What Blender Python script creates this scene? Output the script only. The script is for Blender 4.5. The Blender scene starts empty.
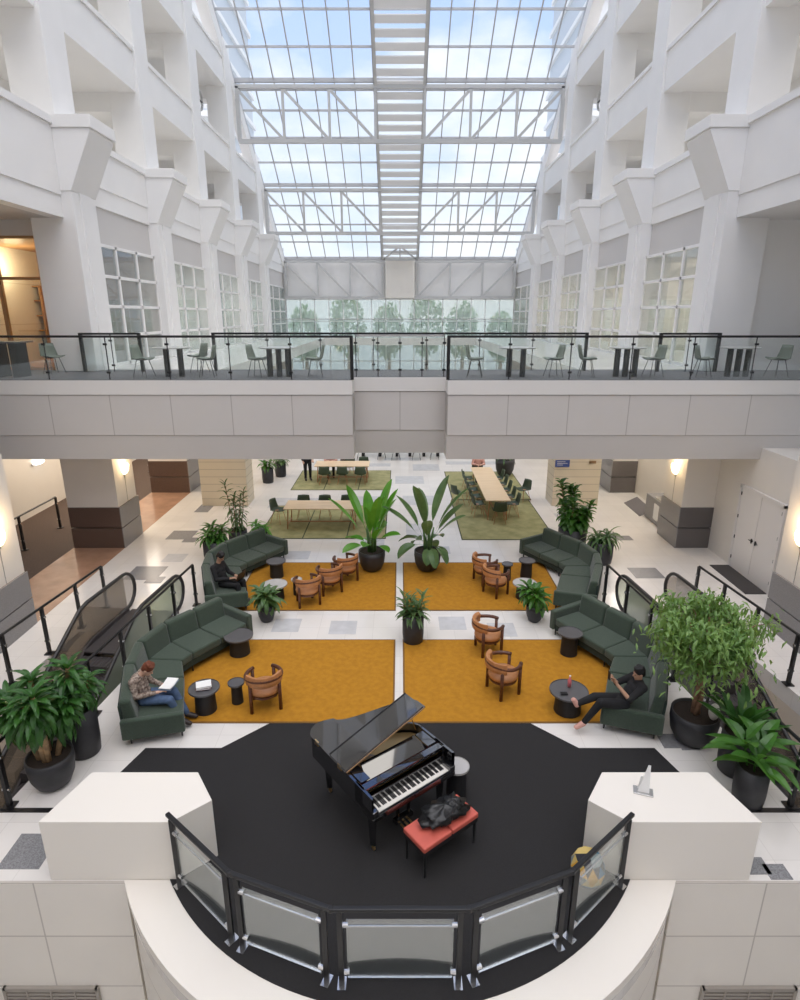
import bpy, math, random
from mathutils import Vector, Matrix, Euler, noise
random.seed(7)
PI = math.pi
COL = bpy.context.scene.collection
sc = bpy.context.scene

# ------------------------------------------------------------------ helpers
class MB:
    def __init__(s):
        s.v = []; s.f = []
    def add(s, vs, fs):
        o = len(s.v); s.v += [tuple(v) for v in vs]; s.f += [tuple(i + o for i in f) for f in fs]
    def box(s, x0, x1, y0, y1, z0, z1, rz=0, piv=None):
        vs = [(x, y, z) for z in (z0, z1) for y in (y0, y1) for x in (x0, x1)]
        if rz:
            px, py = piv if piv else ((x0 + x1) / 2, (y0 + y1) / 2)
            c, n = math.cos(rz), math.sin(rz)
            vs = [(px + (x - px) * c - (y - py) * n, py + (x - px) * n + (y - py) * c, z) for x, y, z in vs]
        s.add(vs, [(0, 2, 3, 1), (4, 5, 7, 6), (0, 1, 5, 4), (2, 6, 7, 3), (0, 4, 6, 2), (1, 3, 7, 5)])
        return s
    def cbox(s, cx, cy, cz, sx, sy, sz, rz=0):
        return s.box(cx - sx / 2, cx + sx / 2, cy - sy / 2, cy + sy / 2, cz - sz / 2, cz + sz / 2, rz)
    def prism(s, poly, z0, z1):
        n = len(poly)
        ar = sum(poly[i][0] * poly[(i + 1) % n][1] - poly[(i + 1) % n][0] * poly[i][1] for i in range(n))
        if ar < 0: poly = poly[::-1]
        vs = [(p[0], p[1], z0) for p in poly] + [(p[0], p[1], z1) for p in poly]
        fs = [tuple(range(n))[::-1], tuple(range(n, 2 * n))] + [(i, (i + 1) % n, n + (i + 1) % n, n + i) for i in range(n)]
        s.add(vs, fs); return s
    def hexa(s, a, b):      # two quads (lists of 4 pts) joined, a = bottom ccw, b = top
        s.add(list(a) + list(b), [(3, 2, 1, 0), (4, 5, 6, 7)] + [(i, (i + 1) % 4, 4 + (i + 1) % 4, 4 + i) for i in range(4)]); return s
    def cyl(s, p0, p1, r0, r1=None, n=12, cap=True):
        if r1 is None: r1 = r0
        p0, p1 = Vector(p0), Vector(p1); d = (p1 - p0)
        if d.length < 1e-6: return s
        d.normalize(); a = Vector((0, 0, 1)) if abs(d.z) < .9 else Vector((1, 0, 0))
        u = d.cross(a).normalized(); w = d.cross(u)
        vs = []
        for p, r in ((p0, r0), (p1, r1)):
            for i in range(n):
                t = 2 * PI * i / n; vs.append(p + u * (r * math.cos(t)) + w * (r * math.sin(t)))
        fs = [(i, n + i, n + (i + 1) % n, (i + 1) % n) for i in range(n)]
        if cap: fs += [tuple(range(n)), tuple(range(n, 2 * n))[::-1]]
        s.add(vs, fs); return s
    def tube(s, pts, r, n=8, closed=False):
        pts = [Vector(p) for p in pts]; m = len(pts); vs = []
        rs = r if isinstance(r, (list, tuple)) else [r] * m
        up = None
        for i, p in enumerate(pts):
            a = pts[(i - 1) % m] if (i > 0 or closed) else p
            b = pts[(i + 1) % m] if (i < m - 1 or closed) else p
            d = (b - a).normalized()
            if up is None:
                q = Vector((0, 0, 1)) if abs(d.z) < .9 else Vector((1, 0, 0)); up = d.cross(q).normalized()
            u = (up - d * up.dot(d)).normalized(); up = u; w = d.cross(u)
            for k in range(n):
                t = 2 * PI * k / n; vs.append(p + u * (rs[i] * math.cos(t)) + w * (rs[i] * math.sin(t)))
        fs = []
        for i in range(m if closed else m - 1):
            j = (i + 1) % m
            fs += [(i * n + k, j * n + k, j * n + (k + 1) % n, i * n + (k + 1) % n) for k in range(n)]
        if not closed: fs += [tuple(range(n)), tuple(range((m - 1) * n, m * n))[::-1]]
        s.add(vs, fs); return s
    def lathe(s, prof, c=(0, 0, 0), n=24):
        vs = []; m = len(prof)
        for r, z in prof:
            for k in range(n):
                t = 2 * PI * k / n; vs.append((c[0] + r * math.cos(t), c[1] + r * math.sin(t), c[2] + z))
        fs = [(i * n + k, i * n + (k + 1) % n, (i + 1) * n + (k + 1) % n, (i + 1) * n + k) for i in range(m - 1) for k in range(n)]
        fs += [tuple(range(n))[::-1], tuple(range((m - 1) * n, m * n))]
        s.add(vs, fs); return s
    def ell(s, c, r, n=12, m=8, rot=None):
        vs = []; fs = []
        for i in range(m + 1):
            ph = PI * i / m
            for k in range(n):
                t = 2 * PI * k / n
                p = Vector((r[0] * math.sin(ph) * math.cos(t), r[1] * math.sin(ph) * math.sin(t), -r[2] * math.cos(ph)))
                if rot: p = rot @ p
                vs.append(p + Vector(c))
        for i in range(m):
            for k in range(n):
                fs.append((i * n + k, i * n + (k + 1) % n, (i + 1) * n + (k + 1) % n, (i + 1) * n + k))
        s.add(vs, fs); return s
    def beam(s, p0, p1, w, h):      # rectangular bar between points
        p0, p1 = Vector(p0), Vector(p1); d = (p1 - p0).normalized()
        q = Vector((0, 0, 1)) if abs(d.z) < .95 else Vector((0, 1, 0))
        u = d.cross(q).normalized() * (w / 2); v = u.cross(d).normalized() * (h / 2)
        s.hexa([p0 - u - v, p0 + u - v, p0 + u + v, p0 - u + v], [p1 - u - v, p1 + u - v, p1 + u + v, p1 - u + v]); return s
    def build(s, name, m, parent=None, smooth=False, bevel=0, sub=0, seg=2):
        me = bpy.data.meshes.new(name); me.from_pydata(s.v, [], s.f); me.update()
        me.materials.append(m)
        if smooth:
            for p in me.polygons: p.use_smooth = True
        o = bpy.data.objects.new(name, me); COL.objects.link(o)
        if parent: o.parent = parent
        if bevel:
            b = o.modifiers.new('b', 'BEVEL'); b.width = bevel; b.segments = seg; b.limit_method = 'ANGLE'
        if sub:
            b = o.modifiers.new('s', 'SUBSURF'); b.levels = sub; b.render_levels = sub
        return o

def tag(o, label=None, cat=None, group=None, kind=None):
    if label: o['label'] = label
    if cat: o['category'] = cat
    if group: o['group'] = group
    if kind: o['kind'] = kind
    return o
def thing(name, label, cat, loc=(0, 0, 0), rz=0, group=None):
    o = bpy.data.objects.new(name, None); COL.objects.link(o); o.empty_display_size = .1
    o.location = loc; o.rotation_euler = (0, 0, rz)
    return tag(o, label, cat, group)
def struct(mb, name, m, parent=None, **k):
    o = mb.build(name, m, parent, **k)
    if not parent: o['kind'] = 'structure'
    return o
def dup(root, loc, rz, label=None, group=None):
    r = root.copy(); COL.objects.link(r); r.location = loc; r.rotation_euler = (0, 0, rz)
    if label: r['label'] = label
    if group: r['group'] = group
    for ch in root.children:
        c = ch.copy(); COL.objects.link(c); c.parent = r
        for g in ch.children:
            d = g.copy(); COL.objects.link(d); d.parent = c
    return r
def box(x0, x1, y0, y1, z0, z1): return MB().box(x0, x1, y0, y1, z0, z1)

# ------------------------------------------------------------------ materials
def mat(name, col, rough=.5, metal=0, spec=.5, coat=0, noise_amt=0, nscale=5, bump=0, bscale=30, col2=None, emit=None, estr=0, sheen=0, stretch=None):
    m = bpy.data.materials.new(name); m.use_nodes = True; nt = m.node_tree; N = nt.nodes; L = nt.links
    b = N['Principled BSDF']
    b.inputs['Base Color'].default_value = (*col, 1); b.inputs['Roughness'].default_value = rough
    b.inputs['Metallic'].default_value = metal; b.inputs['Specular IOR Level'].default_value = spec
    b.inputs['Coat Weight'].default_value = coat; b.inputs['Coat Roughness'].default_value = .03
    b.inputs['Sheen Weight'].default_value = sheen
    tc = N.new('ShaderNodeTexCoord'); mp = N.new('ShaderNodeMapping'); L.new(tc.outputs['Object'], mp.inputs['Vector'])
    if stretch: mp.inputs['Scale'].default_value = stretch
    nz = N.new('ShaderNodeTexNoise'); nz.inputs['Scale'].default_value = nscale; nz.inputs['Detail'].default_value = 6
    L.new(mp.outputs[0], nz.inputs['Vector'])
    if noise_amt or col2:
        mx = N.new('ShaderNodeMix'); mx.data_type = 'RGBA'
        c2 = col2 or tuple(c * (1 - noise_amt) for c in col)
        mx.inputs['A'].default_value = (*col, 1); mx.inputs['B'].default_value = (*c2, 1)
        rp = N.new('ShaderNodeValToRGB'); rp.color_ramp.elements[0].position = .35; rp.color_ramp.elements[1].position = .65
        L.new(nz.outputs['Fac'], rp.inputs['Fac']); L.new(rp.outputs['Color'], mx.inputs['Factor']); L.new(mx.outputs['Result'], b.inputs['Base Color'])
    if bump:
        n2 = N.new('ShaderNodeTexNoise'); n2.inputs['Scale'].default_value = bscale; n2.inputs['Detail'].default_value = 4
        L.new(mp.outputs[0], n2.inputs['Vector'])
        bp = N.new('ShaderNodeBump'); bp.inputs['Strength'].default_value = bump; bp.inputs['Distance'].default_value = .02
        L.new(n2.outputs['Fac'], bp.inputs['Height']); L.new(bp.outputs[0], b.inputs['Normal'])
    if emit:
        b.inputs['Emission Color'].default_value = (*emit, 1); b.inputs['Emission Strength'].default_value = estr
    return m
def glassmat(name, tint, gloss=.08, rough=.02, diff=0, dcol=(.8, .8, .8)):
    m = bpy.data.materials.new(name); m.use_nodes = True; nt = m.node_tree; N = nt.nodes; L = nt.links
    N.remove(N['Principled BSDF']); out = N['Material Output']
    t = N.new('ShaderNodeBsdfTransparent'); t.inputs[0].default_value = (*tint, 1)
    g = N.new('ShaderNodeBsdfGlossy'); g.inputs['Roughness'].default_value = rough; g.inputs[0].default_value = (1, 1, 1, 1)
    x = N.new('ShaderNodeMixShader')
    fr = N.new('ShaderNodeLayerWeight'); fr.inputs[0].default_value = .25
    ma = N.new('ShaderNodeMath'); ma.operation = 'MULTIPLY_ADD'; ma.inputs[1].default_value = .28; ma.inputs[2].default_value = gloss
    L.new(fr.outputs['Fresnel'], ma.inputs[0]); L.new(ma.outputs[0], x.inputs[0]); L.new(t.outputs[0], x.inputs[1]); L.new(g.outputs[0], x.inputs[2])
    last = x
    if diff:
        d = N.new('ShaderNodeBsdfDiffuse'); d.inputs[0].default_value = (*dcol, 1)
        y = N.new('ShaderNodeMixShader'); y.inputs[0].default_value = diff
        L.new(x.outputs[0], y.inputs[1]); L.new(d.outputs[0], y.inputs[2]); last = y
    L.new(last.outputs[0], out.inputs[0]); return m
def gridmat(name, col, line, sx, sy, lw=.01, rough=.35, axes='XY', nz=.06, spec=.5, bump=0):
    """panel joints / tiles: brick texture without offset, in metres"""
    m = mat(name, col, rough, spec=spec, bump=bump); nt = m.node_tree; N = nt.nodes; L = nt.links; b = N['Principled BSDF']
    tc = N.new('ShaderNodeTexCoord'); sp = N.new('ShaderNodeSeparateXYZ'); cb = N.new('ShaderNodeCombineXYZ')
    L.new(tc.outputs['Object'], sp.inputs[0]); L.new(sp.outputs[axes[0]], cb.inputs[0]); L.new(sp.outputs[axes[1]], cb.inputs[1])
    br = N.new('ShaderNodeTexBrick'); br.offset = 0; br.squash = 1
    br.inputs['Scale'].default_value = 1; br.inputs['Brick Width'].default_value = sx; br.inputs['Row Height'].default_value = sy
    br.inputs['Mortar Size'].default_value = lw; br.inputs['Mortar Smooth'].default_value = .1; br.inputs['Bias'].default_value = 0
    c2 = tuple(c * (1 - nz) for c in col)
    br.inputs['Color1'].default_value = (*col, 1); br.inputs['Color2'].default_value = (*c2, 1); br.inputs['Mortar'].default_value = (*line, 1)
    L.new(cb.outputs[0], br.inputs['Vector'])
    nzn = N.new('ShaderNodeTexNoise'); nzn.inputs['Scale'].default_value = 1.7; nzn.inputs['Detail'].default_value = 8
    L.new(tc.outputs['Object'], nzn.inputs['Vector'])
    mr = N.new('ShaderNodeMapRange'); mr.inputs['From Min'].default_value = .3; mr.inputs['From Max'].default_value = .7; mr.inputs['To Min'].default_value = 1 - nz; mr.inputs['To Max'].default_value = 1
    L.new(nzn.outputs['Fac'], mr.inputs['Value'])
    mx = N.new('ShaderNodeMix'); mx.data_type = 'RGBA'; mx.blend_type = 'MULTIPLY'; mx.inputs['Factor'].default_value = 1
    L.new(br.outputs['Color'], mx.inputs['A']); L.new(mr.outputs[0], mx.inputs['B']); L.new(mx.outputs['Result'], b.inputs['Base Color'])
    return m

M = {}
M['white'] = mat('white_paint', (.88, .87, .85), .55, noise_amt=.03, nscale=.8)
M['panel'] = gridmat('wall_panel', (.83, .82, .80), (.62, .61, .59), 6.2, 1.3, .012, .5, 'YZ', .02)
M['bridge'] = gridmat('bridge_cladding', (.60, .58, .56), (.40, .38, .36), 1.53, 20, .012, .5, 'XZ', .02)
M['bridge_plain'] = mat('bridge_plain', (.60, .58, .56), .5, noise_amt=.03, nscale=.7)
M['bridge_cap'] = mat('bridge_cap', (.72, .71, .69), .5)
M['soffit'] = mat('soffit', (.62, .60, .58), .6)
M['cream'] = mat('cream_plaster', (.80, .76, .70), .6, noise_amt=.03, nscale=1)
M['cream_panel'] = gridmat('cream_wall_panel', (.80, .76, .69), (.52, .48, .43), 2.3, .9, .010, .5, 'XZ', .03)
M['pier'] = gridmat('beige_pier', (.72, .64, .50), (.5, .44, .34), 9, .28, .012, .55, 'XZ', .03)
M['corian'] = mat('white_solid_surface', (.82, .78, .71), .4)
M['tile'] = gridmat('marble_tile', (.80, .77, .73), (.68, .65, .61), .61, .61, .005, .13, 'XY', .05, spec=.5)
M['tile_grey'] = mat('grey_terrazzo_tile', (.30, .30, .31), .25, noise_amt=.4, nscale=60)
M['tile_pale'] = mat('pale_grey_marble_tile', (.60, .60, .61), .2, noise_amt=.12, nscale=4)
M['brownfloor'] = mat('brown_terrazzo', (.45, .27, .18), .16, noise_amt=.2, nscale=2)
M['darkramp'] = mat('dark_brown_carpet', (.085, .052, .038), .8, noise_amt=.4, nscale=25, bump=.3)
M['granite'] = mat('granite', (.16, .145, .14), .3, noise_amt=.35, nscale=90)
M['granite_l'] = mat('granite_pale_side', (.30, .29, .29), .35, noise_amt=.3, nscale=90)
M['granite_b'] = mat('granite_brown', (.14, .09, .07), .3, noise_amt=.4, nscale=90)
M['carpet_black'] = mat('charcoal_carpet', (.022, .021, .022), .9, noise_amt=.35, nscale=120, bump=.5, bscale=200)
M['rug'] = mat('mustard_rug', (.47, .215, .010), .95, col2=(.40, .175, .007), nscale=9, bump=.5, bscale=90)
M['rug_edge'] = mat('rug_edge_binding', (.20, .10, .02), .9)
M['olive'] = mat('olive_rug', (.36, .34, .17), .95, col2=(.25, .25, .11), nscale=2.5, bump=.4, bscale=80)
M['olive_edge'] = mat('olive_rug_binding', (.07, .08, .04), .95)
M['sofa'] = mat('green_sofa_wool', (.044, .070, .046), .85, noise_amt=.25, nscale=40, bump=.25, bscale=160, sheen=.25)
M['sofa_dark'] = mat('green_sofa_piping', (.02, .034, .026), .9)
M['black_metal'] = mat('black_metal', (.014, .014, .015), .35, metal=.2)
M['black_matte'] = mat('black_matte', (.012, .012, .013), .6)
M['steel'] = mat('brushed_steel', (.62, .62, .62), .25, metal=1)
M['chrome'] = mat('chrome', (.8, .8, .8), .12, metal=1)
M['grey_top'] = mat('dark_grey_tabletop', (.10, .10, .105), .3, noise_amt=.15, nscale=4)
M['pale_top'] = mat('pale_grey_tabletop', (.50, .49, .47), .3, noise_amt=.1, nscale=6)
M['wood_dark'] = mat('walnut_wood', (.13, .045, .022), .4, col2=(.075, .026, .012), nscale=3, stretch=(1, 1, 8))
M['leather'] = mat('tan_leather', (.50, .22, .085), .42, noise_amt=.15, nscale=9)
M['oak'] = mat('pale_oak', (.80, .62, .40), .4, col2=(.72, .54, .33), nscale=2, stretch=(.6, 8, 1))
M['copper'] = mat('copper_frame', (.42, .20, .09), .4, metal=.3)
M['shell_green'] = mat('dark_green_shell', (.040, .065, .035), .5)
M['shell_pale'] = mat('grey_green_shell', (.16, .19, .15), .45)
M['pot'] = mat('charcoal_planter', (.030, .030, .034), .5, noise_amt=.25, nscale=8, bump=.1)
M['soil'] = mat('soil', (.03, .02, .014), .95, bump=.6)
M['piano'] = mat('piano_black_lacquer', (.006, .006, .007), .06, coat=1)
M['piano'].node_tree.nodes['Principled BSDF'].inputs['Coat IOR'].default_value = 2.0
M['gold'] = mat('brass', (.75, .52, .24), .28, metal=1)
M['plate'] = mat('gilded_iron_plate', (.42, .28, .12), .35, metal=.8)
M['ivory'] = mat('ivory_keys', (.80, .78, .72), .25)
M['felt'] = mat('dark_red_felt', (.10, .01, .01), .9)
M['pianowood'] = mat('piano_inner_wood', (.38, .22, .10), .35)
M['red'] = mat('red_upholstery', (.60, .12, .085), .5, noise_amt=.1, nscale=6)
M['bag'] = mat('black_nylon', (.016, .017, .018), .38, noise_amt=.3, nscale=12, bump=.8, bscale=14)
M['grille'] = mat('vent_grille', (.34, .31, .27), .5)
M['sky_frame'] = mat('white_painted_steel', (.56, .56, .55), .5)
M['bar_frame'] = mat('glazing_bar_grey', (.50, .50, .51), .5)
M['louver'] = mat('white_louver', (.84, .84, .84), .5)
M['tower'] = gridmat('pale_tower_facade', (.78, .78, .78), (.60, .64, .68), 3.2, 3.4, .4, .5, 'XZ', .02)
M['amber'] = mat('amber_lit_wood', (.45, .25, .11), .5, noise_amt=.15, nscale=3)
M['shelfdark'] = mat('dark_shelf_interior', (.05, .028, .018), .6)
M['shade'] = mat('glowing_lamp_shade', (.9, .65, .25), .6, emit=(1, .62, .2), estr=1.3)
M['sconce'] = mat('glowing_sconce_glass', (1, .85, .6), .4, emit=(1, .74, .38), estr=5)
M['lightpanel'] = mat('glowing_diffuser', (1, 1, 1), .4, emit=(1, .95, .88), estr=4)
M['mat_grey'] = mat('grey_floor_mat', (.17, .16, .165), .9, noise_amt=.2, nscale=50)
M['mat_dark'] = mat('dark_door_mat', (.06, .055, .055), .9)
M['rubber'] = mat('escalator_handrail_rubber', (.03, .028, .028), .45)
M['esc_step'] = mat('escalator_step', (.11, .10, .10), .4, metal=.5, noise_amt=.2, nscale=30)
M['skirt'] = mat('cream_escalator_cladding', (.70, .62, .52), .45)
M['bluesign'] = mat('blue_sign', (.05, .09, .30), .5)
M['brownsign'] = mat('brown_sign', (.25, .15, .07), .5)
M['signtext'] = mat('white_sign_text', (.85, .85, .85), .6)
M['paper'] = mat('white_paper', (.85, .85, .83), .6)
M['door'] = mat('ivory_door', (.78, .75, .72), .45)
M['trunkpale'] = mat('pale_cane_stem', (.55, .36, .19), .8, noise_amt=.35, nscale=14, bump=.4)
M['trunkbrown'] = mat('brown_bark', (.36, .20, .12), .85, noise_amt=.35, nscale=18, bump=.5)
def leafmat(name, a, b, rough=.35):
    m = mat(name, a, rough, col2=b, nscale=3.5, spec=.5); 
    nt = m.node_tree; N = nt.nodes; L = nt.links; bs = N['Principled BSDF']
    tr = N.new('ShaderNodeBsdfTranslucent'); tr.inputs[0].default_value = (a[0] * 2.2, a[1] * 1.9, a[2] * 1.2, 1)
    mx = N.new('ShaderNodeMixShader'); mx.inputs[0].default_value = .25
    L.new(bs.outputs[0], mx.inputs[1]); L.new(tr.outputs[0], mx.inputs[2]); L.new(mx.outputs[0], N['Material Output'].inputs[0])
    return m
M['leaf_dark'] = leafmat('glossy_dark_leaf', (.05, .16, .03), (.022, .08, .016))
M['leaf_mid'] = leafmat('mid_green_leaf', (.07, .20, .03), (.035, .12, .02))
M['leaf_bright'] = leafmat('bright_green_leaf', (.11, .33, .035), (.06, .22, .02))
M['leaf_sage'] = leafmat('muted_green_leaf', (.11, .20, .08), (.05, .12, .04))
M['leaf_ficus'] = leafmat('ficus_leaf', (.22, .36, .11), (.09, .19, .05))
M['leaf_ext'] = leafmat('outdoor_tree_leaf', (.26, .40, .24), (.20, .34, .20), .7)
M['glass_roof'] = glassmat('skylight_glass', (.93, .97, 1.0), .03)
M['glass'] = glassmat('clear_glass', (.90, .95, .93), .05)
M['glass_bal'] = glassmat('railing_glass', (.965, .985, .98), .025, diff=.015, dcol=(.6, .72, .68))
M['glass_frost'] = glassmat('hazy_end_glass', (.92, .96, .95), .03, diff=.30, dcol=(.86, .92, .90))
M['glass_win'] = glassmat('office_window_glass', (.86, .90, .90), .14, diff=.10, dcol=(.75, .78, .78))
M['glass_esc'] = glassmat('escalator_glass', (.50, .46, .41), .10, diff=.16, dcol=(.55, .50, .44))
M['glass_esc_g'] = glassmat('pale_green_escalator_glass', (.66, .70, .62), .08, diff=.35, dcol=(.55, .62, .52))

# ------------------------------------------------------------------ camera
H = 6.8; F = 600.; TH = math.atan(185 / 600.)
cam = bpy.data.cameras.new('camera'); co = bpy.data.objects.new('camera', cam); COL.objects.link(co)
co.location = (0, 0, H); co.rotation_euler = (PI / 2 - TH, 0, 0)
cam.sensor_fit = 'HORIZONTAL'; cam.sensor_width = 36; cam.lens = 36 * F / 800; cam.clip_end = 500
sc.camera = co
def at(px, py, z=0):
    """world point at height z seen in the photograph at (px, py)"""
    u = (px - 400) / F; v = (500 - py) / F
    t = (z - H) / (-math.sin(TH) + v * math.cos(TH))
    return (u * t, t * (math.cos(TH) + v * math.sin(TH)))

# ------------------------------------------------------------------ world and lights
w = bpy.data.worlds.new('sky'); sc.world = w; w.use_nodes = True; nt = w.node_tree; N = nt.nodes; L = nt.links
bg = N['Background']; tc = N.new('ShaderNodeTexCoord')
sp = N.new('ShaderNodeSeparateXYZ'); L.new(tc.outputs['Generated'], sp.inputs[0])
gr = N.new('ShaderNodeValToRGB'); L.new(sp.outputs['Z'], gr.inputs[0])
e = gr.color_ramp.elements; e[0].position = 0; e[0].color = (.74, .79, .83, 1); e[1].position = .75; e[1].color = (.17, .29, .68, 1)
q = e.new(.38); q.color = (.44, .57, .84, 1)
mp = N.new('ShaderNodeMapping'); mp.inputs['Scale'].default_value = (1, 1, 2.2); mp.inputs['Location'].default_value = (.35, .1, 0); L.new(tc.outputs['Generated'], mp.inputs[0])
nz = N.new('ShaderNodeTexNoise'); nz.inputs['Scale'].default_value = 3.2; nz.inputs['Detail'].default_value = 8; nz.inputs['Roughness'].default_value = .55; L.new(mp.outputs[0], nz.inputs[0])
cr = N.new('ShaderNodeValToRGB'); cr.color_ramp.elements[0].position = .44; cr.color_ramp.elements[1].position = .62; L.new(nz.outputs['Fac'], cr.inputs[0])
mx = N.new('ShaderNodeMix'); mx.data_type = 'RGBA'; L.new(cr.outputs['Color'], mx.inputs['Factor']); L.new(gr.outputs['Color'], mx.inputs['A']); mx.inputs['B'].default_value = (.84, .84, .85, 1)
L.new(mx.outputs['Result'], bg.inputs['Color']); bg.inputs['Strength'].default_value = .95

def sun(name, rot, e, ang, col=(1, 1, 1)):
    l = bpy.data.lights.new(name, 'SUN'); l.energy = e; l.angle = math.radians(ang); l.color = col
    o = bpy.data.objects.new(name, l); COL.objects.link(o); o.rotation_euler = [math.radians(a) for a in rot]; return o
sun('sun', (12, 6, 0), 2.4, 80, (1, .925, .83))
def point(name, loc, e, col=(1, .85, .65), r=.1):
    l = bpy.data.lights.new(name, 'POINT'); l.energy = e; l.color = col; l.shadow_soft_size = r
    o = bpy.data.objects.new(name, l); COL.objects.link(o); o.location = loc; return o
def area(name, loc, rot, e, sx, sy, col=(1, .95, .88)):
    l = bpy.data.lights.new(name, 'AREA'); l.energy = e; l.color = col; l.shape = 'RECTANGLE'; l.size = sx; l.size_y = sy
    o = bpy.data.objects.new(name, l); COL.objects.link(o); o.location = loc; o.rotation_euler = rot; return o

sc.view_settings.view_transform = 'Standard'; sc.view_settings.look = 'None'; sc.view_settings.gamma = 1
sc.view_settings.exposure = 0.52
sc.cycles.max_bounces = 12; sc.cycles.diffuse_bounces = 7; sc.cycles.transparent_max_bounces = 16; sc.view_settings.use_curve_mapping = False

# ================================================================== THE SETTING
Z2 = 5.25
SL = 3.95 / 6.1
def roofz(y): return 18.6 + (37.6 - y) * SL
def mir(poly, s): return [(s * x, y) for x, y in poly]
CC = (0, 7.87); RI = 3.56; RO = 4.04
def arc(r, y_end, n=40, c=CC):
    a = math.acos((c[1] - y_end) / r)
    return [(c[0] + r * math.sin(-a + 2 * a * i / n), c[1] - r * math.cos(-a + 2 * a * i / n)) for i in range(n + 1)]

# floors
mb = MB()
mb.prism([(-5.85, 5.8)] + arc(RO - .02, 5.8) + [(5.85, 5.8), (5.2, 12.0), (-5.2, 12.0)], -.35, 0)
mb.prism([(-8.4, 5.8), (-7.85, 5.8), (-7.2, 12.0), (-8.4, 12.0)], -.35, 0)
mb.prism([(9.4, 5.8), (7.85, 5.8), (7.2, 12.0), (9.4, 12.0)], -.35, 0)
mb.box(-8.4, 9.4, 12.0, 50, -.35, 0)
struct(mb, 'floor', M['tile'])
struct(box(-9.97, -8.4, 5.8, 50, -.35, 0), 'floor', M['brownfloor'])
struct(box(-13, -9.97, 5.8, 50, -.35, 0), 'floor', M['darkramp'])
struct(box(-13, 13, -8, 12, -5.6, -5.25), 'floor', M['tile'])
# grey inlay tiles in the marble
mb = MB()
def inlay(mb, quad):
    p = [at(*q) for q in quad]; mb.prism(p, 0, .003)
def inl(mb, px, py, sx, sy, k=0):
    x, y = at(px, py); mb.box(x - sx / 2, x + sx / 2, y - sy / 2, y + sy / 2, 0, .009 if k else .005)
for a in [(146, 573, .9, .9), (155, 580, .45, .4), (182, 535, .8, .8), (190, 540, .4, .4), (646, 573, .8, .7), (205, 508, .5, 1),
          (30, 851, .55, .55), (755, 866, .3, .25), (777, 872, .28, .22), (675, 741, .5, .35), (688, 745, .3, .25), (622, 538, .6, .4), (612, 535, .4, .3)]:
    inl(mb, *a, k=a[2] < .5)
struct(mb, 'trim_1', M['tile_grey'])
mb = MB()
for x0, y0, nx, ny in [(-2.9, 12.0, 1, 1), (-1.6, 11.9, 1, 1), (.9, 12.1, 1, 1), (2.0, 11.8, 1, 1), (-3.9, 16.2, 2, 1), (-1.1, 17.0, 1, 2), (.2, 18.1, 1, 2), (.1, 21.4, 2, 2), (-.2, 24.4, 2, 2),
                       (.6, 26.6, 2, 2), (-4.9, 21.1, 3, 2), (-2.0, 21.3, 2, 2), (-3.5, 27.4, 5, 1), (-.8, 28.6, 3, 1), (2.2, 27.8, 4, 1), (5.5, 19.2, 1, 2), (-1.1, 30.3, 4, 2), (.9, 16.6, 1, 1), (-6.4, 18.5, 1, 1), (-6.9, 16.0, 1, 1)]:
    mb.box(x0, x0 + nx * .61, y0, y0 + ny * .61, 0, .003)
struct(mb, 'trim_2', M['tile_pale'])
# curved white ledge round the piano platform and the wall below it
i_, o_ = arc(RI, 5.8), arc(RO, 5.8)
mb = MB(); mb.prism(o_ + i_[::-1], -.12, .012); 
struct(mb, 'trim_3', M['corian'])
mb = MB(); o2 = arc(RO - .03, 5.83); n = len(o2)
mb.prism(o2 + arc(RO - .2, 5.83)[::-1], -5.25, -.12); struct(mb, 'wall_curved', M['cream_panel'])
for s, nm in ((-1, 'wall_front_left'), (1, 'wall_front_right')):
    a, b = sorted((s * 3.45, s * 5.85)); struct(box(a, b, 5.77, 6.05, -5.25, -.001), nm, M['cream_panel'])
    a, b = sorted((s * 7.85, s * 13)); struct(box(a, b, 5.8, 6.05, -5.25, -.36), nm, M['cream_panel'])
    # vent
    a, b = sorted((s * 4.07, s * 5.28)); v = thing('wall_vent', ('left' if s < 0 else 'right') + ' louvred air vent low in the cream wall below the pedestal', 'vent', ((a + b) / 2, 5.77, -2.1), 0, 'wall vents')
    MB().box(-.6, .6, -.02, 0, -.28, .28).build('backing', M['shelfdark'], v)
    f = MB()
    for k in range(9): f.box(-.6, .6, -.035, -.02, -.27 + k * .0625, -.235 + k * .0625)
    f.build('slats', M['grille'], v)
    f = MB(); f.box(-.63, .63, -.045, -.0, .27, .31); f.box(-.63, .63, -.045, 0, -.31, -.27); f.box(-.64, -.6, -.045, 0, -.31, .31); f.box(.6, .64, -.045, 0, -.31, .31)
    for k in range(3): f.box(-.33 + k * .32, -.31 + k * .32, -.045, -.02, -.27, .27)
    f.build('frame', M['grille'], v)
    # pedestal
    top = [at(38, 822, .92), at(170, 822, .92), at(212, 800, .92), at(198, 772, .92), at(92, 772, .92)]
    top = [(s * -x, y) for x, y in top]
    pd = MB().prism(top, -.0005, .92); o = pd.build('pedestal', M['corian'], bevel=.008)
    tag(o, 'large white angular pedestal block at the %s end of the curved glass railing' % ('left' if s < 0 else 'right'), 'pedestal', 'white pedestals')

# black threshold strips beside the pedestals
struct(box(-5.8, -4.45, 6.88, 6.96, 0, .01), 'trim_4', M['black_metal'])
struct(box(4.45, 5.8, 6.88, 6.96, 0, .01), 'trim_5', M['black_metal'])

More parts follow.
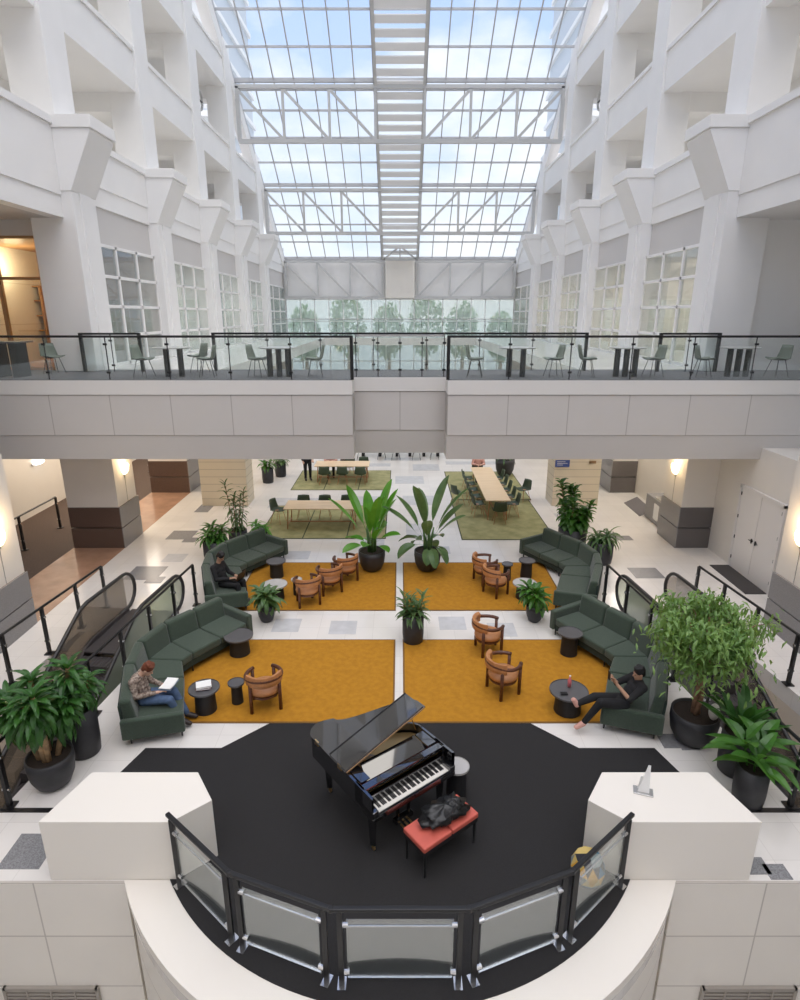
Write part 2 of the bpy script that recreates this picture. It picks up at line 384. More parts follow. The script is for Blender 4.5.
# ground level side walls, columns
struct(box(-13.3, -13, 5, 50, -.3, 4.6), 'wall_left', M['cream'])
struct(box(9.4, 9.7, 18.0, 50, -.3, 4.6), 'wall_right', M['cream'])
struct(box(9.4, 13.3, 5, 18.0, -.3, 3.5), 'wall_right', M['cream'])
struct(box(-13, -8.4, 17.9, 50, 4.6, Z2 - .05), 'ceiling', M['white'])
struct(box(8.4, 13, 17.9, 50, 4.6, Z2 - .05), 'ceiling', M['white'])
CL = [11.1 + 5.98 * k for k in range(7)]
for k, y in enumerate(CL):
    for s in (-1, 1):
        xo = 9.95 if s < 0 else 9.4
        a, b = sorted((s * 8.43, s * xo))
        struct(box(a, b, y + .03, y + 1.3, 1.28, 4.6 if k else 4.0), 'column', M['cream'])
        # granite plinth in two courses
        a, b = sorted((s * 8.40, s * xo))
        base = MB(); base.box(a, b, y, y + 1.33, 0, .63); base.box(a, b, y, y + 1.33, .66, 1.29)
        o = struct(base, 'column', M['granite_b'] if s < 0 else M['granite'], bevel=.01)
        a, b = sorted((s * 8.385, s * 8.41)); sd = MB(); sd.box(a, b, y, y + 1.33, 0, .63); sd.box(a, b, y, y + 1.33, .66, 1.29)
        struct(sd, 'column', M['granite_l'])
# piers under the walkway
for s in (-1, 1):
    a, b = sorted((s * 5.65, s * 7.35)); struct(box(a, b, 21.3, 22.3, 0, 4.7), 'column', M['pier'])
# bay wall at the right, wainscot near the doors
struct(box(8.41, 8.6, 5.8, 11.1, 0, 1.27), 'wall_right', M['granite'])
struct(box(8.45, 8.7, 5.8, 11.1, 1.27, 3.2), 'wall_right', M['cream'])
struct(box(-8.6, -8.41, 5.8, 11.1, 0, 1.27), 'wall_left', M['granite'])
struct(box(-8.7, -8.45, 5.8, 11.1, 1.27, 3.2), 'wall_left', M['cream'])

# ---- bridge
YB = 15.2
def bridge_part(x0, x1, y, org):
    mb = MB(); mb.box(x0 - org, x1 - org, y, 17.9, 3.85, 4.87); o = struct(mb, 'wall_bridge', M['bridge']); o.location.x = org
    mb = MB(); yb = y + .10
    mb.hexa([(x0, yb, 3.2), (x1, yb, 3.2), (x1, 17.8, 3.2), (x0, 17.8, 3.2)], [(x0, y + .02, 3.84), (x1, y + .02, 3.84), (x1, 17.9, 3.84), (x0, 17.9, 3.84)])
    struct(mb, 'wall_bridge', M['bridge_plain'])
    struct(box(x0, x1, y - .025, 17.9, 4.885, Z2 - .012), 'trim_bridge', M['bridge_cap'])
bridge_part(-13, -1.2, YB, -1.2); bridge_part(1.2, 13, YB, 1.2); bridge_part(-1.2, 1.2, YB + .75, 0)
M['deck'] = mat('grey_carpet_tiles', (.16, .16, .165), .9, noise_amt=.3, nscale=30)
mb = MB(); mb.box(-16, 16, YB + .8, 18.2, Z2 - .012, Z2); mb.box(-16, -1.2, YB + .02, YB + .8, Z2 - .012, Z2); mb.box(1.2, 16, YB + .02, YB + .8, Z2 - .012, Z2)
struct(mb, 'floor', M['deck'])
for s in (-1, 1):      # side walkways and side floors
    a, b = sorted((s * 5.35, s * 13)); struct(box(a, b, 18.2, 44, 4.75, Z2), 'floor', M['tile'])
struct(box(-13, 13, 44, 49.7, 4.75, Z2), 'floor', M['tile'])

# ---- upper level walls
CU = [17.65 + 5.95 * k for k in range(5)]          # column fronts
def hexprism_x(mb, prof, y0, y1, s):               # profile of (x, z), extruded in y
    pts = [(s * x, z) for x, z in prof]; n = len(pts)
    vs = [(x, y0, z) for x, z in pts] + [(x, y1, z) for x, z in pts]
    fs = [tuple(range(n)), tuple(range(n, 2 * n))[::-1]] + [(i, n + i, n + (i + 1) % n, (i + 1) % n) for i in range(n)]
    if s > 0: fs = [f[::-1] for f in fs]
    mb.add(vs, fs)
for s in (-1, 1):
    side = 'left' if s < 0 else 'right'
    for k, y in enumerate([5.75, 11.7] + CU):
        # battered shaft
        sh = MB(); hexprism_x(sh, [(8.73, Z2), (8.73, 10.0), (9.95, 10.0), (9.95, Z2)], y, y + 1.3, s); struct(sh, 'column', M['white'], bevel=.02)
        pil = MB(); hexprism_x(pil, [(8.68, Z2), (8.68, 9.95), (8.75, 9.95), (8.75, Z2)], y + .35, y + .95, s); struct(pil, 'trim_1', M['white'])
        # flared capital
        cp = MB(); hexprism_x(cp, [(8.72, 9.95), (8.02, 11.35), (8.02, 11.42), (9.75, 11.42), (9.75, 9.95)], y - .03, y + 1.33, s)
        hexprism_x(cp, [(7.96, 11.42), (7.96, 11.72), (9.8, 11.72), (9.8, 11.42)], y - .08, y + 1.38, s)
        struct(cp, 'column', M['white'], bevel=.015)
        # upper post
        zt = min(24, roofz(y) + .2)
        if zt > 12: struct(box(*sorted((s * 8.9, s * 9.95)), y + .05, y + 1.2, 11.72, zt), 'column', M['white'], bevel=.02)
    ys = [5.75, 11.7] + CU + [49.8]
    for k in range(len(ys) - 1):
        y0, y1 = ys[k] + 1.3, ys[k + 1]
        near = k < 2
        zb = 9.3 if near else 9.9
        # parapet with a cornice, a groove and a lower band
        a, b = sorted((s * 9.0, s * 9.4)); pr = box(a, b, y0 - .1, y1 + .1, zb + .55, 11.5)
        a, b = sorted((s * 9.04, s * 9.4)); pr.box(a, b, y0 - .1, y1 + .1, zb, zb + .55)
        a, b = sorted((s * 8.93, s * 9.5)); pr.box(a, b, y0 - .1, y1 + .1, 11.5, 11.68)
        struct(pr, 'wall_' + side, M['white'])
        for zl in (14.05, 18.0, 22.0):
            if roofz(y1) > zl + .3:
                a, b = sorted((s * 9.0, s * 9.6)); bm = box(a, b, y0 - .1, y1 + .1, zl, zl + 1.2)
                a, b = sorted((s * 8.94, s * 9.65)); bm.box(a, b, y0 - .1, y1 + .1, zl + 1.2, zl + 1.33)
                struct(bm, 'wall_' + side, M['white'])
                # cross beam behind the opening
                a, b = sorted((s * 9.6, s * 13)); struct(box(a, b, y1 + .1, y1 + .9, zl - .55, zl + .1), 'ceiling', M['white'])
        # wall panel over the window, then the window
        if not near:
            a, b = sorted((s * 9.1, s * 9.3)); struct(box(a, b, y0, y1, 8.85, zb), 'wall_' + side, M['soffit'])
            wn = thing('window_%d' % (k + (0 if s < 0 else 10)), None, None, (s * 9.05, (y0 + y1) / 2, Z2)); wn['kind'] = 'structure'
            h = (y1 - y0) / 2; f = MB()
            for i in range(4):
                yy = -h + i * (2 * h / 3); f.box(-.05, .05, yy - .055, yy + .055, 0, 3.6)
            for i in range(5): f.box(-.05, .05, -h, h, i * .88, i * .88 + .09)
            f.build('window_frame', M['white'], wn)
            box(-.01, .01, -h, h, 0, 3.6).build('pane', M['glass_win'], wn)
    for zl in (Z2 + 5.35, 14.05, 18.0, 22.0):
        yend = 49.8 - max(0, (zl + .4 - 10.7) / SL)
        a, b = sorted((s * 9.4, s * 13)); struct(box(a, b, 2, yend, zl + .03, zl + .35), 'ceiling', M['white'])
    # back wall of the galleries, stepping down with the roof
    bw = MB(); x0, x1 = s * 12.8, s * 13.0
    prof = [(2, Z2), (49.8, Z2), (49.8, 10.6), (29.2, 24), (2, 24)]
    vs = [(x0, y, z) for y, z in prof] + [(x1, y, z) for y, z in prof]; n = 5
    bw.add(vs, [tuple(range(n)), tuple(range(n, 2 * n))[::-1]] + [(i, n + i, n + (i + 1) % n, (i + 1) % n) for i in range(n)])
    struct(bw, 'wall_' + side, M['panel'])
    # raking beam under the glass edge
    rb = MB(); rb.beam((s * 9.2, 49.8, roofz(49.8) - .25), (s * 9.2, 14, roofz(14) - .25), .55, .7); struct(rb, 'trim_2', M['white'])
    # beam box lining for gallery partitions (cross walls seen inside the openings)
    for y in [5.75, 11.7] + CU:
        for z0, z1 in ((10.95, 13.5), (14.4, 17.45), (18.35, 21.4)):
            if roofz(y) > z1 + .2:
                a, b = sorted((s * 11.2, s * 12.8)); struct(box(a, b, y + .2, y + .9, z0, z1), 'wall_' + side, M['white'])
# right wall at deck level, facing the viewer
struct(box(9.95, 16, 18.0, 18.3, Z2, 9.35), 'wall_right', M['white'])
struct(box(9.4, 15.8, 4, 18.0, 9.3, 9.55), 'ceiling', M['white'])

# left lounge behind a glazed partition
struct(box(-15.8, -9.4, 4, 18.0, 9.3, 9.55), 'ceiling', M['soffit'])
struct(box(-15.8, -9.7, 18.0, 18.3, 8.9, 9.3), 'wall_lounge', M['soffit'])
struct(box(-15.8, -9.3, 18.3, 22.9, 8.9, 9.2), 'ceiling', M['amber'])
struct(box(-15.8, -9.3, 22.7, 22.9, Z2, 8.9), 'wall_lounge', M['amber'])
struct(box(-9.5, -9.3, 18.95, 22.7, Z2, 8.9), 'wall_lounge', M['amber'])
struct(box(-15.8, -9.3, 18.3, 22.9, Z2 - .02, Z2 + .01), 'floor', M['brownfloor'])
lp = thing('window_20', None, None, (-12.7, 18.1, Z2)); lp['kind'] = 'structure'
f = MB()
for x in (-3.0, -1.6, 0.0, 1.35, 2.7, 2.97): f.box(x - .05, x + .05, -.05, .05, 0, 3.65)
for z in (0, 2.5, 3.58): f.box(-3.05, 3.02, -.05, .05, z, z + .08)
f.build('window_frame', M['amber'], lp); box(-3.05, 3.02, -.006, .006, 0, 3.6).build('pane', M['glass'], lp)
point('lounge_light', (-12.3, 20.6, 8.3), 45, (1, .72, .42), .3)
point('lounge_light', (-10.6, 20.3, 8.2), 40, (1, .72, .42), .3)

# ---- skylight
gm = MB(); OFF = .32
def rp(x, y, o=0): return (x, y, roofz(y) + OFF + o)
gm.add([rp(-9, 49.8), rp(9, 49.8), rp(9, 14), rp(-9, 14)], [(0, 1, 2, 3)])
sky = gm.build('skylight_glazing', M['glass_roof']); sky['kind'] = 'structure'
NB = 7
xs = [1.38 + i * (9.0 - 1.38) / NB for i in range(NB + 1)]
fb = MB()
for x in xs:
    for s in (-1, 1): fb.beam(rp(s * x, 49.8), rp(s * x, 14), .06 if 1.4 < x < 8.9 else .16, .10 if 1.4 < x < 8.9 else .22)
y = 49.8; k = 0
while y > 14:
    wdt = .16 if k % 4 == 0 else .065
    fb.beam(rp(-9, y, -.02), rp(9, y, -.02), wdt, wdt + .04)
    if k % 4 == 0: fb.beam(rp(-9, y + .45, -.02), rp(9, y + .45, -.02), .09, .12)
    y -= 6.1 / 4; k += 1
o = fb.build('skylight_frame', M['bar_frame']); o['kind'] = 'structure'
# central walkway of louvres
cw = thing('skylight_catwalk', 'white ladder-like louvred strip running down the middle of the skylight', 'catwalk', (0, 49.8, roofz(49.8)))
f = MB()
for s in (-1, 1): f.beam((s * 1.32, 0, .1), (s * 1.32, -35, .1 + 35 * SL), .14, .26)
f.build('side_rail', M['sky_frame'], cw)
f = MB(); n = int(35 / .57)
for i in range(n):
    yy = -.3 - i * .57; zz = -yy * SL + .02
    f.hexa([(-1.25, yy - .17, zz + .11), (1.25, yy - .17, zz + .11), (1.25, yy + .17, zz - .11), (-1.25, yy + .17, zz - .11)],
           [(-1.25, yy - .17, zz + .16), (1.25, yy - .17, zz + .16), (1.25, yy + .17, zz - .06), (-1.25, yy + .17, zz - .06)])
f.build('louvres', M['louver'], cw)
# trusses
def truss(y, label, y_off=0, zt=None, m=M['sky_frame']):
    zt = zt or roofz(y); t = thing('roof_truss', label, 'truss', (0, y, zt - 2.62), 0, 'roof trusses')
    hb = 2.62
    MB().beam((-8.9, 0, hb), (8.9, 0, hb), .2, .17).build('top_chord', m, t)
    MB().beam((-8.9, 0, 0), (8.9, 0, 0), .22, .2).build('bottom_chord', m, t)
    st = (8.9 - 1.35) / 3
    for s in (-1, 1):
        for i in range(3):
            xi = s * (1.35 + i * st); MB().beam((xi, 0, .1), (xi, 0, hb - .1), .14, .14).build('upright', m, t)
            xo = s * (1.35 + (i + 1) * st); MB().beam((xo * .995, 0, hb - .1), (xi + s * .05, 0, .1), .13, .14).build('diagonal', m, t)
        MB().beam((s * 8.85, 0, 0), (s * 8.85, 0, hb), .2, .2).build('upright', m, t)
    return t
truss(37.6, 'nearer white roof truss crossing below the skylight, highest in the photo')
truss(43.7, 'white roof truss across the lower part of the skylight, second from the far wall')
truss(49.45, 'pale truss flat against the grey panel above the far window wall', zt=10.72)
# end wall
struct(box(-9, 9, 49.8, 50.1, 8.05, 10.95), 'wall_far', M['white'])
struct(box(-1.12, 1.12, 48.9, 49.3, 8.05, 10.75), 'wall_far', M['corian'], bevel=.03)
pg = thing('gable_frame', 'small triangular white frame on top of the white box panel', 'frame', (0, 48.6, 10.78))
f = MB(); f.beam((-1.2, 0, .05), (0, 0, .95), .12, .12); f.beam((1.2, 0, .05), (0, 0, .95), .12, .12); f.beam((-1.2, 0, .05), (1.2, 0, .05), .12, .12)
f.build('rafters', M['sky_frame'], pg)
f = MB(); f.beam((-.5, 0, .55), (.5, 0, .55), .09, .09); f.cyl((0, 0, 0.05), (0, 0, .9), .05); f.build('tie', M['sky_frame'], pg)
wn = thing('window_30', None, None, (0, 49.9, 0)); wn['kind'] = 'structure'
f = MB()
for i in range(17): f.box(-9 + i * 1.125 - .03, -9 + i * 1.125 + .03, -.04, .04, 0, 8.05)
for z in (0, 1.6, 3.2, 4.7, 6.3, 7.95): f.box(-9, 9, -.04, .04, z, z + .06)
f.build('window_frame', M['white'], wn); box(-9, 9, -.01, .01, 0, 8.05).build('pane', M['glass_frost'], wn)
struct(box(-13.3, -9, 49.8, 50.1, -.3, 10.9), 'wall_far', M['white']); struct(box(9, 13.3, 49.8, 50.1, -.3, 10.9), 'wall_far', M['white'])
# wall behind the viewer, for the light it gives back
struct(box(-13.3, 13.3, -5.3, -5, -5.25, 17), 'wall_back', M['white'])
struct(box(-13.3, -13, -5, 6, -5.3, 17), 'wall_left', M['white']); struct(box(13, 13.3, -5, 6, -5.3, 17), 'wall_right', M['white'])

# ---- outside
struct(box(-60, 60, 50.2, 160, -.6, -.4), 'ground', M['tile_pale'])
for s in (-1, 1):
    b = thing('office_tower', 'pale office tower seen outside through the %s edge of the skylight' % ('left' if s < 0 else 'right'), 'building', (s * 28.4, 80, -.4), 0)
    box(-9.3, 9.3, -9, 9, 0, 92).build('facade', M['tower'], b)
    f = MB()
    for i in range(26): f.box(-9.6, 9.6, -9.3, 9.3, 3 + i * 3.4, 3.5 + i * 3.4)
    f.build('floor_band', M['white'], b)
def blob_tree(x, y, h, label):
    t = thing('street_tree', label, 'tree', (x, y, -.4), 0, 'trees outside the far window')
    MB().tube([(0, 0, 0), (.1, 0, h * .3), (0, .1, h * .6)], [.22, .18, .08]).build('trunk', M['trunkbrown'], t)
    f = MB()
    for i in range(900):
        a = random.random() * 2 * PI; u = random.uniform(-1, 1); r = random.uniform(.6, 1) * h * .2
        c = Vector((r * math.sqrt(1 - u * u) * math.cos(a), r * math.sqrt(1 - u * u) * math.sin(a), h * .66 + r * u * 1.7))
        d = Vector((random.uniform(-1, 1), random.uniform(-1, 1), random.uniform(-1, 1))).normalized() * .28; e_ = d.cross(Vector((0, 0, 1))).normalized() * .16
        f.add([c - d, c + e_, c + d, c - e_], [(0, 1, 2, 3)])
    f.build('crown', M['leaf_ext'], t)
for i, (x, y, h) in enumerate([(-9.5, 62, 8.2), (-5.2, 62, 9.5), (-1.2, 64, 8.4), (2.6, 62, 9.6), (6.4, 64, 8.6), (10.2, 63, 7.6)]):
    blob_tree(x, y, h, 'hazy street tree outside the far window wall, number %s from the left' % ['first', 'second', 'third', 'fourth', 'fifth', 'sixth'][i] if 0 else 'hazy green street tree outside the far window wall, %s from the left' % ['first', 'second', 'third', 'fourth', 'fifth', 'sixth'][i])

# ---- doors
d = thing('door_1', None, None, (9.39, 14.82, 0)); d['kind'] = 'structure'
f = MB(); f.box(-.06, 0, -1.0, -.93, 0, 2.38); f.box(-.06, 0, .93, 1.0, 0, 2.38); f.box(-.06, 0, -1, 1, 2.31, 2.4); f.build('door_frame', M['door'], d)
for s in (-1, 1):
    a, b = sorted((s * .008, s * .92)); lf = box(-.035, -.002, a, b, .01, 2.3).build('door_leaf', M['door'], d, bevel=.004)
    h = MB(); h.cyl((-.06, s * .09, 1.0), (-.06, s * .09, 1.12), .018); h.cyl((-.035, s * .09, 1.06), (-.075, s * .09, 1.06), .03); h.cyl((-.07, s * .09, 1.06), (-.07, s * .2, 1.06), .012)
    h.build('door_handle', M['black_metal'], d)
    for z in (.25, .85, 1.45, 2.1): box(-.05, -.03, s * .90, s * .96, z, z + .09).build('hinge', M['black_metal'], d)
struct(box(9.33, 9.4, 5.8, 13.8, 0, .12), 'baseboard_right', M['granite'])

# ---- added, unseen aisle downlights and area fills under the galleries
for s in (-1, 1):
    for k in range(4):
        x, y = s * (10.7 if s < 0 else 9.0), 14.5 + k * 5.98
        if y < 17.9: continue
        cl = thing('added_downlight', 'added unseen round downlight in the %s aisle ceiling, hidden above the bridge edge' % ('left' if s < 0 else 'right'), 'light', (x, y, 4.6), 0, 'added aisle downlights %s' % ('left' if s < 0 else 'right'))
        MB().lathe([(.12, -.012), (.16, -.012), (.17, .0), (.12, 0)], n=20).build('ring', M['steel'], cl)
        MB().lathe([(.001, -.006), (.12, -.006), (.12, 0), (.001, 0)], n=20).build('diffuser', M['lightpanel'], cl)
area('aisle_fill', (-10.8, 25.4, 4.5), (0, 0, 0), 420, 3, 14, (1, .86, .7))  # area fills added to brighten the side aisles, no visible source
area('aisle_fill', (9.0, 24, 4.5), (0, 0, 0), 200, .7, 14, (1, .93, .85))
for z, e_ in ((13.3, 70), (17.3, 65), (21.3, 60)):
    for s in (-1, 1): area('gallery_fill', (s * 11.0, 22, z), (0, 0, 0), e_, 1.6, 22, (1, .96, .92))  # added fill light inside the upper gallery openings

area('office_fill', (-11.2, 32, 8.7), (0, 0, 0), 160, 1.5, 18, (1, .95, .88))  # added fills that brighten the rooms behind the upper windows
area('office_fill', (11.2, 32, 8.7), (0, 0, 0), 220, 1.5, 24, (1, .80, .58))
for s, nm in ((-1, 'left'), (1, 'right')):
    rf = thing('ring_lamp', 'round ring lamp hanging inside the upper gallery opening, %s side' % nm, 'lamp', (s * 9.95, 34.3, 17.0))
    pts = [(.0, .42 * math.cos(i * PI / 10), .42 * math.sin(i * PI / 10)) for i in range(20)]
    MB().tube(pts, .06, 8, closed=True).build('ring', M['sky_frame'], rf, smooth=True); MB().cyl((0, -.36, 0), (0, .36, 0), .04).build('crossbar', M['black_metal'], rf); MB().cyl((0, 0, .4), (0, 0, .78), .02).build('rod', M['black_metal'], rf)

# ================================================================== RUGS
def rug(x0, x1, y0, y1, label, m, me, grp, seams=()):
    t = thing('area_rug', label, 'rug', ((x0 + x1) / 2, (y0 + y1) / 2, 0), 0, grp)
    w, h = (x1 - x0) / 2, (y1 - y0) / 2; e = .035
    box(-w + e, w - e, -h + e, h - e, .0055, .018).build('pile', m, t)
    f = MB(); f.box(-w, w, -h, -h + e, .0055, .016); f.box(-w, w, h - e, h, .0055, .016); f.box(-w, -w + e, -h + e, h - e, .0055, .016); f.box(w - e, w, -h + e, h - e, .0055, .016)
    f.build('binding', me, t)
    if seams:
        f = MB()
        for sx in seams: f.box(sx - (x0 + x1) / 2 - .02, sx - (x0 + x1) / 2 + .02, -h, h, .018, .02)
        f.build('seam', me, t)
    return t
rug(-4.35, -.1, 8.84, 11.65, 'mustard yellow rug nearest the piano on the left side', M['rug'], M['rug_edge'], 'mustard rugs')
rug(.06, 4.35, 8.84, 11.65, 'mustard yellow rug nearest the piano on the right side', M['rug'], M['rug_edge'], 'mustard rugs')
rug(-4.1, -.1, 13.0, 15.93, 'mustard yellow rug under the rear left lounge group', M['rug'], M['rug_edge'], 'mustard rugs')
rug(.08, 4.1, 13.0, 15.93, 'mustard yellow rug under the rear right lounge group', M['rug'], M['rug_edge'], 'mustard rugs')
rug(-4.55, -.45, 17.85, 21.3, 'olive green rug under the nearer left dining table', M['olive'], M['olive_edge'], 'olive rugs', (-3.1, -1.7))
rug(-4.45, -.4, 23.4, 26.6, 'olive green rug under the farther left dining table', M['olive'], M['olive_edge'], 'olive rugs', (-3.1, -1.7))
rug(1.95, 4.95, 17.75, 22.0, 'olive green rug at the near end of the long right table', M['olive'], M['olive_edge'], 'olive rugs')
rug(2.0, 5.05, 22.05, 26.4, 'olive green rug at the far end of the long right table', M['olive'], M['olive_edge'], 'olive rugs')
# charcoal carpet of the piano platform
ped = [at(170, 880), at(212, 850), at(200, 800)]
poly = arc(RI - .005, 5.86) + [(2.75, 6.2), (3.6, 6.9), (4.55, 6.97), (4.32, 7.72), (4.17, 8.2), (2.93, 8.2), (2.27, 8.82)]
poly = poly + [(-x, y) for x, y in poly[::-1][:7]]
o = MB().prism(poly, .0055, .02).build('carpet', M['carpet_black']); tag(o, 'charcoal black stage carpet under the grand piano with stepped corners', 'carpet')

# ================================================================== RAILINGS
def clamp(mb, p, s=.035): mb.cbox(p[0], p[1], p[2], s * 1.6, s * 1.4, s * 1.6)
def curved_rail():
    t = thing('glass_balustrade', 'black-topped glass safety railing curving in five panels around the piano stage', 'railing', (0, 5, 0))
    P = [(-2.80, 5.78), (-1.84, 4.98), (-.70, 4.57), (.70, 4.57), (1.86, 5.0), (2.80, 5.78)]
    P = [Vector((x, y - 5, 0)) for x, y in P]
    z = 1.07
    hr = MB()
    for i in range(5): hr.beam(P[i] + Vector((0, 0, z)), P[i + 1] + Vector((0, 0, z)), .055, .045)
    for p in P[1:-1]: hr.cyl(p + Vector((0, 0, z - .028)), p + Vector((0, 0, z + .028)), .032, n=16)
    hr.build('handrail', M['black_metal'], t, bevel=.01)
    for i in range(5):
        a, b = P[i], P[i + 1]; d = (b - a).normalized(); L_ = (b - a).length; n_ = Vector((-d.y, d.x, 0))
        rot = math.atan2(d.y, d.x)
        for q in (a + d * .085, b - d * .085):
            po = MB().cbox(q.x, q.y, z / 2, .055, .022, z - .03, rot) if 0 else MB()
            po.beam(q + Vector((0, 0, .0125)), q + Vector((0, 0, z - .02)), .022 if abs(d.x) < .3 else .055, .055)
            pst = po.build('post', M['black_metal'], t)
            ft = MB(); u = q - n_ * 0
            ft.beam(q - n_ * .07 + Vector((0, 0, .022)), q + n_ * .07 + Vector((0, 0, .022)), .09, .018); ft.build('foot_plate', M['steel'], pst)
            dd = d if (q - a).length < .2 else -d
            for zz in (.2, .86): MB().cyl(q + dd * .025 + Vector((0, 0, zz)), q + dd * .085 + Vector((0, 0, zz)), .028, n=10).build('clamp', M['steel'], pst)
        q0, q1 = a + d * .15, b - d * .15
        g = MB(); th = n_ * .006
        g.hexa([q0 - th + Vector((0, 0, .12)), q1 - th + Vector((0, 0, .12)), q1 + th + Vector((0, 0, .12)), q0 + th + Vector((0, 0, .12))],
               [q0 - th + Vector((0, 0, .93)), q1 - th + Vector((0, 0, .93)), q1 + th + Vector((0, 0, .93)), q0 + th + Vector((0, 0, .93))])
        g.build('glass_panel', M['glass_bal'], t)
        rd = MB()
        rd.beam(q0 + Vector((0, 0, .11)), q1 + Vector((0, 0, .11)), .02, .025); MB().beam(q0 + Vector((0, 0, .84)), q1 + Vector((0, 0, .84)), .012, .014).build('rod', M['steel'], t)
        rd.build('rod', M['steel'], t)
curved_rail()

def line_rail(name, label, p0, p1, z0, step=1.48, grp=None, endposts=(1, 1), dark=True, posts=True, first=None, zr=1.07, hm='black_metal'):
    p0 = Vector((*p0, z0)); p1 = Vector((*p1, z0)); t = thing('glass_balustrade', label, 'railing', p0, 0, grp)
    d = p1 - p0; Ln = d.length; d.normalize()
    MB().beam(Vector((0, 0, zr - .025)), d * Ln + Vector((0, 0, zr - .025)), .06, .055).build('handrail', M[hm], t)
    n = max(1, round(Ln / step)); st = Ln / n; nn = Vector((-d.y, d.x, 0)) * .006
    for i in range(n):
        a, b = d * (i * st + .02), d * ((i + 1) * st - .02)
        MB().hexa([a - nn, b - nn, b + nn, a + nn], [v + Vector((0, 0, zr - .08)) for v in (a - nn, b - nn, b + nn, a + nn)]).build('glass_panel', M['glass_bal'], t)
    for i in range(n + 1):
        c = d * (i * st); end = (i == 0 and endposts[0]) or (i == n and endposts[1])
        m = MB()
        if end: m.cbox(c.x, c.y, zr / 2, .08, .08, zr)
        else:
            m.cbox(c.x, c.y + .03, zr / 2, .022, .022, zr)
        po = m.build('post', M['black_metal'] if (end or dark) else M['steel'], t)
        if not end:
            for zz in (.18, .86): MB().cbox(c.x, c.y, zz, .09, .035, .05).build('clamp', M['black_metal'], po)
    return t
RZ = 1.07
line_rail('r', 'front bridge glass railing left of the recessed centre bay', (-13.36, YB + .07), (-1.2, YB + .07), Z2, 1.52, 'bridge railings')
line_rail('r', 'front bridge glass railing right of the recessed centre bay', (1.2, YB + .07), (13.36, YB + .07), Z2, 1.52, 'bridge railings')
line_rail('r', 'short glass railing across the recessed centre bay of the bridge', (-1.15, YB + .82), (1.15, YB + .82), Z2, .58, 'bridge railings', (0, 0), hm='steel')
line_rail('r', 'long glass railing along the far side of the bridge', (-5.35, 17.8), (5.35, 17.8), Z2, 1.53, 'bridge railings')
line_rail('r', 'short glass railing on the far side of the bridge, left end', (-9.0, 17.5), (-7.35, 17.5), Z2, .85, 'bridge railings')
line_rail('r', 'short glass railing on the far side of the bridge, right end', (7.35, 17.5), (9.0, 17.5), Z2, .85, 'bridge railings')
line_rail('r', 'far glass railing in front of the window wall', (-9.0, 44.0), (9.0, 44.0), Z2, 1.5, None, (0, 0), zr=1.3, hm='steel')

def post_rail(label, pts, z0=0, grp='escalator guard rails', glass=False, capless=False, flip=1):
    """black handrail on flat posts with knuckles, following floor points"""
    p = [Vector((x, y, 0)) for x, y in pts]; o = p[0].copy(); t = thing('guard_rail', label, 'railing', (o.x, o.y, z0), 0, grp)
    p = [q - o for q in p]; z = 1.07
    MB().tube([q + Vector((0, 0, z)) for q in (p[0], p[-1])], .028, 10).build('handrail', M['black_metal'], t)
    for q in p:
        b = MB(); b.cbox(q.x, q.y, z / 2, .05, .075, z - .02); b.cbox(q.x, q.y, .012, .16, .16, .022)
        po = b.build('post', M['black_metal'], t)
        for zz in (.85, .3): MB().cyl((q.x - .05 * flip, q.y, zz), (q.x + .05 * flip, q.y, zz), .03, n=8).build('knuckle', M['steel'], po)
    if glass:
        for a, b in zip(p[:-1], p[1:]):
            d = (b - a).normalized(); n_ = Vector((-d.y, d.x, 0)) * .005; a, b = a + d * .06, b - d * .06
            MB().hexa([a - n_ + Vector((0, 0, .12)), b - n_ + Vector((0, 0, .12)), b + n_ + Vector((0, 0, .12)), a + n_ + Vector((0, 0, .12))],
                      [v + Vector((0, 0, .95)) for v in (a - n_, b - n_, b + n_, a + n_)]).build('glass_panel', M['glass_bal'], t)
    return t
def lx(y, s, x0=5.08): return s * (x0 + .105 * (13.35 - y))
for s, nm in ((-1, 'left'), (1, 'right')):
    post_rail('black railing with posts along the inner edge of the %s escalator opening' % nm, [(lx(y, s, 4.98), y) for y in (13.3, 12.25, 11.2, 10.15, 9.1, 7.0)], flip=s)
    post_rail('black railing with posts along the outer edge of the %s escalator opening, by the columns' % nm, [(lx(y, s, 7.12), y) for y in (13.2, 12.2, 11.1, 10.0, 8.9, 7.8, 6.7)], flip=s)
post_rail('short black handrail on posts on the dark floor behind the left column', [(-11.35, 14.9), (-11.35, 16.9), (-11.35, 18.9)], grp=None)
post_rail('short black handrail on posts behind the second left column', [(-11.35, 22.4), (-11.35, 24.4), (-11.35, 26.4)], grp=None)

